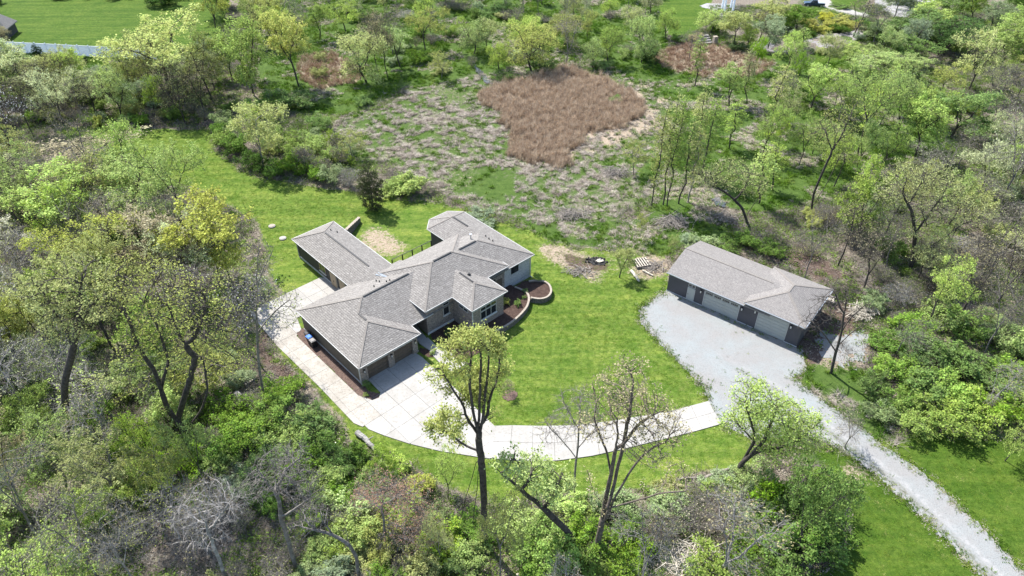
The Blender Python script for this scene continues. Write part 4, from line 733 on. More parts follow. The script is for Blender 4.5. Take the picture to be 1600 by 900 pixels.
def sticks(p, q, w):
    n = len(p); d = q - p; d /= np.linalg.norm(d, axis=1)[:, None] + 1e-9; X = np.cross(d, [.3, .2, .93]); X /= np.linalg.norm(X, axis=1)[:, None] + 1e-9; Y = np.cross(d, X); V = []
    for a in (0, 2.094, 4.189): V.append(p + (X * math.cos(a) + Y * math.sin(a)) * w)
    for a in (0, 2.094, 4.189): V.append(q + (X * math.cos(a) + Y * math.sin(a)) * w * .5)
    V = np.stack(V, 1).reshape(-1, 3); s = (np.arange(n) * 6)[:, None]; F = np.concatenate([s + [0, 1, 4, 3], s + [1, 2, 5, 4], s + [2, 0, 3, 5]], 1).reshape(-1, 4); return V, F
def leaves(r, c, size, up=.5):
    n = len(c); nrm = r.randn(n, 3); nrm[:, 2] += up * 2; nrm /= np.linalg.norm(nrm, axis=1)[:, None]; a = r.randn(n, 3); X = np.cross(nrm, a); X /= np.linalg.norm(X, axis=1)[:, None]; Y = np.cross(nrm, X)
    s = size * (.45 + 1.2 * r.rand(n) ** 1.6)[:, None]; X = X * s * .5; Y = Y * s * .36
    V = np.stack([c - X, c + Y, c + X, c - Y], 1).reshape(-1, 3); F = np.arange(n * 4).reshape(-1, 4); return V, F
TW = {}
def make_tree(r, paths, blobs, N, D, rbase, twigs=2, twl=.7, nleaf=0, lsize=.2, dk=None, shell=.42, sag=0, lspread=.25, tw_r=.009, e=1.8, leafmask=None, iters=70, lmin=0, rtip=.014):
    P, par = colonize(r, paths, blobs, N, D, dk, iters, shell, sag); rr, kids = radii(P, par, rbase * .72, e, rtip)
    V, F = tubes(P, par, rr)
    thin = np.where((rr < .05) & (np.arange(len(P)) > 0))[0]
    if lmin: thin = thin[P[thin][:, 2] > lmin]
    if len(thin) == 0: thin = np.arange(1, len(P))
    t = np.repeat(thin, twigs); d = P[t] - P[par[t]]; d /= np.linalg.norm(d, axis=1)[:, None] + 1e-9; d = d + r.randn(len(t), 3) * .75; d[:, 2] += .15 - sag; d /= np.linalg.norm(d, axis=1)[:, None]
    L = twl * (.4 + .9 * r.rand(len(t)))[:, None]; A = P[t]; Bq = A + d * L; v2, f2 = sticks(A, Bq, tw_r); F = np.concatenate([F, f2 + len(V)]); V = np.concatenate([V, v2])
    LV = None
    if nleaf:
        ki = np.arange(len(t))
        if leafmask is not None: ki = ki[leafmask(Bq)]
        if len(ki):
            w = r.rand(len(ki)) ** 5 + .02; w /= w.sum(); s = r.choice(ki, nleaf, p=w); c = A[s] + (Bq[s] - A[s]) * (.3 + .8 * r.rand(nleaf))[:, None] + r.randn(nleaf, 3) * lspread
            LV = leaves(r, c, lsize); LV = (LV[0], LV[1], r.rand(nleaf) * .6 + .4 * r.rand(len(t))[s])
    return V, F, LV
# ---- templates: (name, wood mesh, leaf mesh, nominal height, nominal crown width)
TPL = {}
def add_tpl(kind, V, F, LV, H, Wd):
    wm = mesh_np(kind + '_branches', V, F, 'bark', smooth=True); lm = mesh_np(kind + '_leaves', LV[0], LV[1], 'leaf', LV[2]) if LV else None
    TPL.setdefault(kind, []).append((wm, lm, H, Wd))
def wander(r, p, q, n, amp):
    p = np.array(p, float); q = np.array(q, float); L = np.linalg.norm(q - p); return [tuple(p + (q - p) * i / n + (r.randn(3) * amp * L * math.sin(math.pi * i / n) if 0 < i < n else 0)) for i in range(n + 1)]
def vase(r, H, Wd, low=.28, nb=9, flat=.8):
    R = Wd / 2; ox, oy = r.randn(2) * R * .22; bl = [(ox, oy, H * (.66 + .1 * r.rand()), R * .6, R * .6, H * .24, .9)]
    for i in range(nb):
        a = 6.283 * i / nb + r.rand() * .7; z = H * (low + .2 + (.92 - low - .25) * r.rand()); rr_ = R * (.4 + .65 * r.rand()) * math.sin(math.pi * min(.95, max(.2, (z / H - low) / (1.05 - low)))) ** .5
        q = .6 + .8 * r.rand(); bl.append((ox + math.cos(a) * rr_, oy + math.sin(a) * rr_, z, R * .36 * q, R * .36 * q, H * .09 * q, .7 * q * q))
    return bl
def std_tree(kind, seed, H, Wd, N, D, rbase, low=.3, **k):
    r = np.random.RandomState(seed); tr = wander(r, (0, 0, -.3), ((r.rand() - .5) * .1 * H, (r.rand() - .5) * .1 * H, H * (low + .12)), 4, .03)
    paths = [tr]; nl = r.randint(2, 5)
    for i in range(nl):
        a = 6.283 * (i + r.rand() * .5) / nl; z = H * (.62 + .2 * r.rand()); paths.append([tr[-1 - (i % 2)], (math.cos(a) * Wd * .14 + tr[-1][0], math.sin(a) * Wd * .14 + tr[-1][1], (tr[-1][2] + z) / 2), (math.cos(a) * Wd * .25, math.sin(a) * Wd * .25, z)])
    add_tpl(kind, *make_tree(r, paths, vase(r, H, Wd, low), N, D, rbase, **k), H, Wd)
for s in range(5): std_tree('leafy', 100 + s, 12 + s % 3, 9 + s % 4, 850, .55, .22, .08 + .05 * s, twigs=2, twl=.8, nleaf=9500, lsize=.25, lspread=.24)
for s in range(6): std_tree('budding', 200 + s, 13 + s % 4, 8 + s, 900, .6, .25, .14 + .05 * (s % 4), twigs=2, twl=.9, nleaf=7000, lsize=.23, lspread=.22, tw_r=.009)
for s in range(5): std_tree('bare', 300 + s, 12 + s % 3, 7 + s, 900, .52, .2, .12 + .05 * s, twigs=4, twl=.9, nleaf=900, lsize=.16, tw_r=.010)
for s in range(2): std_tree('blossom', 350 + s, 11, 10, 900, .5, .2, .12, twigs=4, twl=.7, nleaf=7500, lsize=.18, lspread=.15)
for s in range(3):
    r = np.random.RandomState(400 + s); H = 17; tr = wander(r, (0, 0, -.3), ((r.rand() - .5) * 1.2, (r.rand() - .5) * 1.2, H * .93), 6, .02)
    bl = [(tr[-1][0] * z / H, tr[-1][1] * z / H, z, w, w, 1.6, w) for z, w in ((5, .9), (7.5, 1.3), (10, 1.7), (12.5, 1.8), (15, 1.4), (16.5, .7))]
    add_tpl('slender', *make_tree(r, [tr], bl, 420, .5, .18, twigs=3, twl=.8, nleaf=2600, lsize=.2, lspread=.2), H, 4)
for s in range(5):
    r = np.random.RandomState(500 + s); H = 8.5; a = r.rand() * 6.28; paths = [wander(r, (0, 0, -.2), (math.cos(a) * .8, math.sin(a) * .8, 2.6), 3, .04)]
    for i in range(4): b_ = a + 1.57 * i; paths.append([paths[0][-1 - i % 2], (math.cos(b_) * 1.3, math.sin(b_) * 1.3, 4.3), (math.cos(b_) * 2.2, math.sin(b_) * 2.2, 6)])
    bl = [(r.randn() * .8, r.randn() * .8, 5.4 + r.rand(), 1.8, 1.8, 2.0, .9)] + [(math.cos(6.28 * i / 9) * (1.6 + 1.8 * r.rand()), math.sin(6.28 * i / 9) * (1.6 + 1.8 * r.rand()), 2.2 + 4.6 * r.rand(), 1.0 + .6 * r.rand(), 1.0 + .6 * r.rand(), 1.1, .7) for i in range(9)]
    add_tpl('willow', *make_tree(r, paths, bl, 850, .42, .22, twigs=3, twl=.7, nleaf=9500, lsize=.17, lspread=.22, sag=.12), H, 8)
for s in range(7):
    r = np.random.RandomState(600 + s); paths = [wander(r, (0, 0, -.1), (.1, .05, .5), 1, 0)]; nb = 6 + s
    for i in range(6): a = 6.28 * i / 6 + r.rand(); paths.append([(0, 0, .2), (math.cos(a) * .5, math.sin(a) * .5, 1.0), (math.cos(a) * 1.1, math.sin(a) * 1.1, 1.9)])
    bl = [(0, 0, 1.4, .9, .9, .9, .9)] + [(math.cos(6.28 * i / nb) * (.6 + 1.3 * r.rand()), math.sin(6.28 * i / nb) * (.6 + 1.3 * r.rand()), .6 + 1.9 * r.rand(), .55 + .3 * r.rand(), .55 + .3 * r.rand(), .55, .7) for i in range(nb)]
    add_tpl('shrub', *make_tree(r, paths, bl, 480, .26, .06, twigs=3, twl=.32, nleaf=5600, lsize=.15, lspread=.12, tw_r=.007, rtip=.009, shell=.3), 3, 4)
for s in range(3):
    r = np.random.RandomState(700 + s); paths = [[(0, 0, -.1), (.05, 0, .4)]]
    for i in range(9): a = 6.28 * i / 9 + r.rand(); q = .5 + .6 * r.rand(); paths.append([(0, 0, .1), (math.cos(a) * q * .6, math.sin(a) * q * .6, 1.2), (math.cos(a) * q * 1.5, math.sin(a) * q * 1.5, 2.4)])
    bl = [(0, 0, 2.0, 1.5, 1.5, 1.0, 1), (.7, 0, 1.6, 1.2, 1.2, .9, 1), (-.6, .5, 1.7, 1.2, 1.2, .9, 1)]
    add_tpl('bare_shrub', *make_tree(r, paths, bl, 620, .24, .05, twigs=4, twl=.45, nleaf=500, lsize=.1, tw_r=.009, rtip=.009), 3, 3.8)
for s in range(2):
    r = np.random.RandomState(800 + s); H = 8; tr = [(0, 0, -.2), (.05, 0, 3), (0, .1, 7.6)]
    bl = [(0, 0, z, w, w, 1.0, w * w) for z, w in ((1.0, 1.6), (2.2, 2.0), (3.4, 2.1), (4.6, 1.9), (5.8, 1.6), (6.8, 1.05), (7.5, .5))]
    add_tpl('conifer', *make_tree(r, [tr], bl, 800, .33, .14, twigs=3, twl=.4, nleaf=11000, lsize=.15, lspread=.12, shell=.3), H, 3.8)
# ---- placing
BARK = {'grey': (.17, .155, .14), 'dark': (.06, .052, .045), 'brown': (.115, .095, .078), 'pale': (.27, .255, .24)}
LEAFC = {'spring': (.31, .42, .105), 'light': (.42, .54, .15), 'yellow': (.48, .51, .17), 'olive': (.41, .45, .155), 'pale': (.47, .52, .245), 'mid': (.19, .31, .065), 'deep': (.095, .175, .04), 'bright': (.25, .39, .075), 'tan': (.43, .39, .22), 'white': (.58, .58, .50), 'rust': (.34, .21, .15), 'sage': (.31, .39, .20), 'gold': (.42, .43, .09), 'dark': (.035, .075, .025), 'cedar': (.11, .13, .05)}
KIND = {'leafy': ('leafing_tree', 'tree', 'spring tree in full fresh leaf'), 'budding': ('budding_tree', 'tree', 'tall tree with thin budding leaves'), 'bare': ('bare_tree', 'tree', 'bare twiggy tree'), 'blossom': ('blossoming_tree', 'tree', 'tree thick with small blossom'),
        'slender': ('slender_tree', 'tree', 'tall narrow tree'), 'willow': ('willow_tree', 'tree', 'rounded willow'), 'shrub': ('leafy_shrub', 'shrub', 'leafy shrub'), 'bare_shrub': ('bare_shrub', 'shrub', 'leafless twiggy shrub'), 'conifer': ('conifer', 'conifer', 'evergreen')}
CADJ = {'spring': 'spring green', 'light': 'light green', 'yellow': 'yellow green', 'olive': 'olive', 'pale': 'pale green', 'mid': 'mid green', 'deep': 'deep green', 'bright': 'bright green', 'tan': 'tan', 'white': 'whitish', 'rust': 'reddish brown', 'sage': 'grey green', 'gold': 'golden', 'dark': 'dark green', 'cedar': 'dark olive'}
PLANTS = []
def plant(kind, x, y, h, w=None, col='spring', bark='dark', label=None, tilt=0, tdir=0, var=None):
    T = TPL[kind]; wm, lm, H, Wd = T[var if var is not None else rnd.randrange(len(T))]; sz = h / H; sx = (w / Wd) if w else sz * rnd.uniform(.9, 1.1)
    o = link(KIND[kind][0], None, None, (x, y, hgt(x, y) - .03)); o.empty_display_size = .4
    R_ = Matrix.Rotation(tilt, 4, Vector((-math.sin(tdir), math.cos(tdir), 0))) @ Matrix.Rotation(rnd.uniform(0, 6.28), 4, 'Z'); o.rotation_euler = R_.to_euler(); an = rnd.uniform(.84, 1.18); o.scale = (sx * an, sx / an, sz)
    shrub = kind in ('shrub', 'bare_shrub'); b = link('stems' if shrub else 'trunk', wm, o); c0 = BARK[bark]; f = rnd.uniform(.8, 1.2); b.color = (c0[0] * f, c0[1] * f, c0[2] * f, 1)
    if lm:
        l = link('foliage' if shrub else 'crown', lm, o); c = LEAFC[col]; f = rnd.uniform(.82, 1.18); l.color = (c[0] * f, c[1] * f, c[2] * f * rnd.uniform(.8, 1.2), 1)
    o['category'] = KIND[kind][1]; PLANTS.append([o, kind, col, x, y, h, label]); return o
def T(kind, bx, by, ty, wpx=None, col='spring', bark='dark', label=None, tx=None, var=None):
    """base pixel, pixel row of the top, crown width in pixels"""
    B = G(bx, by)
    if tx is None:
        lo, hi = 0, 60
        for _ in range(30):
            m = (lo + hi) / 2
            if proj(B + [0, 0, m])[1] > ty: lo = m
            else: hi = m
        h = lo; tilt = 0; td = 0
    else:
        Q = GY(tx, ty, B[1]); h = Q[2]; dx = Q[0] - B[0]; tilt = math.atan2(abs(dx), h); td = 0 if dx > 0 else math.pi; h = math.hypot(h, dx)
    w = wpx / ppm(B + np.array([0, 0, h * .6])) if wpx else None
    return plant(kind, B[0], B[1], h, w, col, bark, label, tilt, td, var)
# hero trees, each with limbs of its own
def hero(name, kind, base, trunk_px, limbs_px, blobs_px, N, D, rbase, label, col, bark='dark', cat='tree', dY=0, seed=1, **k):
    """pixel outlines become points on a vertical plane through the base, spread in depth at random"""
    r = np.random.RandomState(seed); B = G(*base); 
    def at(p, dy=0): q = GY(p[0], p[1], B[1] + dy); return q - B
    paths = [[(0, 0, -.4)] + [at(p, (p[2] if len(p) > 2 else 0)) for p in trunk_px]]
    for L in limbs_px: paths.append([at(p, (p[2] if len(p) > 2 else (r.rand() - .5) * 1.2)) for p in L])
    bl = []
    for b in blobs_px:
        x, y, rx, ry = b[:4]; dy = b[4] if len(b) > 4 else (r.rand() - .5) * 3; c = at((x, y), dy); s = ppm(c + B); bl.append((*c, rx / s, rx / s * 1.0, ry / s, rx * rx * ry / 1000 * (b[5] if len(b) > 5 else 1)))
    V, F, LV = make_tree(r, paths, bl, N, D, rbase, **k)
    o = link(name, None, None, (B[0], B[1], 0)); o['category'] = cat; o['label'] = label
    b = link('trunk', mesh_np(name + '_branches', V, F, 'bark', smooth=True), o); b.color = (*BARK[bark], 1)
    if LV: l = link('crown', mesh_np(name + '_leaves', LV[0], LV[1], 'leaf', LV[2]), o); l.color = (*LEAFC[col], 1)
    return o
hero('leafing_tree', 'leafy', (757, 852), [(756, 780), (753, 720), (748, 690), (746, 665)],
     [[(748, 690), (757, 640), (762, 590), (765, 540)], [(746, 672), (738, 640), (733, 600), (738, 545)], [(747, 680), (728, 645), (712, 615), (690, 575)], [(748, 665), (750, 620), (752, 570), (748, 535)], [(757, 660), (768, 620), (778, 585), (782, 555)],
      [(745, 705), (725, 695), (705, 680), (692, 672)], [(745, 715), (738, 745), (728, 775), (721, 808)], [(748, 725), (746, 760), (742, 790), (738, 820)]],
     [(740, 532, 30, 15), (712, 548, 26, 15), (768, 540, 24, 18), (684, 575, 20, 15), (787, 575, 14, 22), (725, 578, 22, 12), (755, 585, 20, 14), (697, 600, 20, 9), (668, 590, 10, 8), (698, 664, 30, 14), (745, 610, 30, 22), (770, 600, 18, 20), (715, 692, 16, 8), (768, 645, 12, 14, 1, .5), (735, 625, 14, 10, 0, .4), (690, 640, 10, 8, 0, .4)],
     1500, .5, .44, 'tallest leafing tree in the foreground, its trunk bare, in front of the concrete driveway', 'olive', 'dark', seed=21, twigs=3, twl=.6, nleaf=18000, lsize=.165, lspread=.24, shell=.5, lmin=13)
hero('leaning_tree', 'leafy', (906, 855), [(885, 828), (850, 795), (815, 768), (785, 742), (766, 722)],
     [[(815, 768), (830, 740), (838, 715)], [(850, 795), (872, 762), (880, 738)], [(785, 742), (800, 722), (805, 706)]],
     [(835, 735, 30, 22), (800, 720, 22, 16), (870, 755, 26, 22), (850, 775, 26, 18), (815, 748, 22, 14)], 900, .5, .42, 'dark trunk leaning far left from the brush towards the tallest foreground tree', 'light', 'dark', seed=22, twigs=3, twl=.6, nleaf=5200, lsize=.2, lspread=.22)
hero('budding_tree', 'budding', (932, 868), [(934, 845), (940, 822), (950, 795)],
     [[(938, 830), (944, 790), (955, 740), (962, 700), (966, 655)], [(945, 812), (965, 770), (985, 735), (1010, 705), (1040, 690)], [(948, 800), (960, 755), (975, 690), (985, 640), (990, 600)], [(955, 745), (948, 705), (935, 675), (928, 655)], [(966, 700), (990, 670), (1015, 650), (1040, 640)], [(950, 795), (1000, 780), (1045, 768), (1075, 770)], [(944, 790), (925, 765), (918, 735)]],
     [(965, 620, 50, 40), (1000, 640, 50, 36), (930, 665, 36, 26), (1040, 670, 40, 28), (985, 580, 30, 24), (1060, 745, 30, 26, 2, .5), (1010, 700, 40, 26)],
     1900, .5, .40, 'many-stemmed tree with rusty buds in the foreground, right of the leaning trunk', 'tan', 'brown', seed=23, twigs=3, twl=.7, nleaf=5200, lsize=.15, lspread=.2)
hero('bare_tree', 'bare', (897, 768), [(899, 730), (903, 700), (905, 660), (907, 615)], [[(900, 715), (880, 690), (862, 672), (848, 655)], [(903, 700), (925, 675), (938, 655)], [(905, 670), (890, 645), (880, 625)]],
     [(900, 640, 40, 36), (870, 670, 30, 26), (930, 660, 26, 30), (905, 610, 18, 14), (850, 675, 20, 20)], 900, .45, .16, 'slim bare grey tree standing between the driveway curve and the rusty budded tree', 'tan', 'grey', seed=24, twigs=4, twl=.7, nleaf=250, lsize=.12)
hero('willow_tree', 'willow', (1150, 742), [(1160, 722), (1172, 712), (1185, 706)], [[(1160, 722), (1178, 690), (1176, 665), (1165, 640)], [(1172, 712), (1192, 690), (1205, 660), (1215, 635)], [(1185, 706), (1215, 700), (1245, 690), (1265, 670)], [(1178, 690), (1155, 665), (1145, 650)]],
     [(1165, 615, 26, 16), (1195, 630, 36, 24), (1150, 655, 26, 24), (1225, 655, 40, 28), (1185, 660, 36, 24), (1250, 680, 36, 24), (1215, 690, 36, 20), (1270, 660, 20, 16), (1180, 595, 18, 8)],
     1500, .42, .4, 'grey green leaning willow overhanging the gravel drive where the concrete begins', 'light', 'dark', seed=25, twigs=3, twl=.6, nleaf=15000, lsize=.17, lspread=.26, shell=.35)
hero('bare_tree', 'bare', (1299, 583), [(1305, 555), (1315, 520), (1320, 480), (1322, 450)], [[(1306, 550), (1290, 525), (1272, 505), (1258, 500)], [(1315, 520), (1330, 495), (1350, 478)], [(1309, 540), (1328, 522), (1350, 505)], [(1318, 490), (1308, 465), (1302, 450)]],
     [(1320, 455, 26, 20), (1350, 480, 24, 20), (1290, 480, 30, 28), (1265, 505, 24, 16), (1335, 505, 26, 14)], 700, .5, .24, 'bare dark tree beside the right corner of the detached garage', 'tan', 'dark', seed=26, twigs=3, twl=.7, nleaf=0)
hero('budding_tree', 'budding', (106, 692), [(104, 665), (101, 620), (102, 592), (114, 545), (124, 500), (130, 470)], [[(114, 545), (100, 510), (80, 480), (65, 460)], [(124, 500), (150, 470), (175, 455)], [(101, 600), (130, 588), (160, 590), (185, 598)], [(101, 610), (90, 595), (92, 582)], [(128, 480), (125, 450), (130, 425)]],
     [(120, 440, 60, 40), (75, 455, 42, 34), (160, 470, 44, 32), (110, 500, 50, 26), (60, 440, 30, 24), (170, 595, 24, 12, 2, .3)], 1700, .55, .5, 'tall olive budded tree with one straight dark trunk in the left woods', 'olive', 'dark', seed=27, twigs=3, twl=.8, nleaf=7500, lsize=.17, lspread=.22)
hero('budding_tree', 'budding', (290, 680), [(280, 662), (262, 640), (252, 610), (240, 575), (215, 540), (200, 500)], [[(278, 655), (285, 630), (298, 590), (305, 560)], [(290, 675), (315, 640), (325, 610), (318, 570), (300, 530)], [(240, 575), (230, 600), (205, 610), (180, 625)], [(200, 500), (185, 455), (180, 430)], [(305, 560), (280, 520), (265, 485)], [(300, 530), (318, 490), (320, 460)], [(252, 610), (262, 560), (250, 520), (225, 470)]],
     [(230, 450, 70, 44), (300, 470, 60, 44), (180, 450, 40, 36), (340, 510, 50, 40), (250, 520, 60, 36), (310, 560, 46, 34), (200, 560, 30, 24, 0, .5), (360, 560, 34, 30)],
     2600, .55, .62, 'huge many-stemmed olive tree in the left woods nearest the driveway', 'olive', 'dark', seed=28, twigs=3, twl=.8, nleaf=8500, lsize=.17, lspread=.24)
hero('bare_tree', 'bare', (412, 622), [(405, 575), (402, 530), (400, 480), (402, 430), (405, 385)], [[(402, 520), (425, 490), (450, 470)], [(400, 490), (380, 450), (368, 430)], [(402, 500), (430, 515), (448, 512)], [(402, 440), (420, 405), (430, 385)]],
     [(403, 400, 30, 34), (440, 470, 34, 30), (375, 440, 28, 28), (400, 460, 30, 26), (445, 500, 24, 16)], 800, .5, .2, 'slim nearly bare tree casting thin shadows on the concrete left of the garage', 'olive', 'grey', seed=29, twigs=3, twl=.8, nleaf=1100, lsize=.15)
hero('bare_tree', 'bare', (462, 885), [(452, 850), (440, 815), (436, 780), (430, 750)], [[(436, 780), (415, 750), (400, 730)], [(440, 810), (465, 790), (485, 780)], [(432, 760), (450, 730), (470, 715)]],
     [(430, 735, 46, 30), (400, 760, 30, 30), (475, 760, 34, 36), (455, 715, 36, 24), (490, 800, 24, 20)], 1300, .4, .28, 'grey dead-looking tree with a tangled crown near the bottom, left of the leaning dead branch', 'tan', 'grey', seed=30, twigs=4, twl=.6, nleaf=0, tw_r=.012)
hero('bare_tree', 'bare', (352, 905), [(345, 880), (332, 850), (322, 820), (318, 800)], [[(322, 820), (300, 805), (285, 790)], [(325, 830), (350, 800), (360, 780)], [(340, 865), (300, 845), (270, 850)]],
     [(325, 780, 44, 28), (290, 800, 34, 26), (360, 790, 30, 26), (320, 825, 44, 20)], 1300, .38, .22, 'grey bare tree with a rounded tangle of twigs at the bottom left', 'tan', 'pale', seed=31, twigs=4, twl=.55, nleaf=0, tw_r=.012)
hero('dead_branch', 'bare', (560, 905), [(557, 870), (545, 850), (520, 835), (495, 828), (465, 822)], [[(520, 835), (505, 815), (500, 800)], [(545, 850), (540, 825)], [(495, 828), (480, 815), (472, 800)]],
     [(490, 810, 30, 18), (470, 825, 26, 14)], 350, .4, .22, 'curved dead trunk arching left over the brush at the bottom', 'tan', 'grey', seed=32, twigs=2, twl=.5, nleaf=0)
hero('bare_tree', 'bare', (600, 850), [(598, 810), (597, 790), (600, 760)], [[(597, 795), (575, 780), (560, 770)], [(598, 790), (620, 775), (645, 770)]],
     [(600, 765, 44, 24), (570, 775, 30, 20), (640, 770, 34, 22), (650, 820, 50, 34), (600, 830, 40, 24)], 1300, .4, .2, 'small tree with dull reddish buds low in the middle foreground', 'rust', 'grey', seed=33, twigs=4, twl=.5, nleaf=5200, lsize=.13)
hero('willow_tree', 'willow', (1170, 350), [(1160, 325), (1140, 305), (1118, 293), (1102, 285)], [[(1150, 312), (1165, 290), (1172, 270)], [(1118, 293), (1110, 270)], [(1165, 340), (1180, 315), (1195, 300)]],
     [(1110, 275, 30, 18), (1150, 270, 40, 22), (1180, 290, 26, 20), (1090, 268, 18, 12)], 800, .45, .3, 'bent willow arching left over the little puddle above the detached garage', 'olive', 'dark', seed=34, twigs=3, twl=.6, nleaf=4200, lsize=.16)
hero('budding_tree', 'budding', (1424, 418), [(1427, 395), (1430, 365), (1425, 335), (1418, 320)], [[(1430, 365), (1450, 335), (1470, 310)], [(1425, 335), (1410, 300), (1418, 275)], [(1428, 350), (1448, 355), (1440, 330)], [(1424, 415), (1445, 388), (1475, 372), (1500, 352), (1530, 340)], [(1420, 318), (1440, 285), (1450, 262)]],
     [(1420, 285, 40, 34), (1460, 290, 44, 34), (1490, 330, 30, 24), (1390, 300, 24, 20), (1530, 330, 34, 20), (1450, 330, 30, 20)], 1600, .5, .42, 'big dark-trunked tree with pale tufts on the right, its low limb bending right', 'olive', 'dark', seed=35, twigs=3, twl=.7, nleaf=8500, lsize=.17)
hero('bare_tree', 'bare', (1268, 328), [(1272, 300), (1285, 270), (1300, 235), (1308, 210)], [[(1270, 322), (1290, 290), (1305, 260), (1315, 240)], [(1300, 235), (1318, 205), (1330, 180)], [(1300, 235), (1290, 205), (1280, 190)]],
     [(1310, 195, 34, 30), (1330, 170, 24, 20), (1285, 205, 24, 22), (1318, 235, 20, 20)], 800, .5, .26, 'leaning twin-stemmed dark tree in the middle of the right meadow', 'olive', 'dark', seed=36, twigs=3, twl=.8, nleaf=1800, lsize=.17)
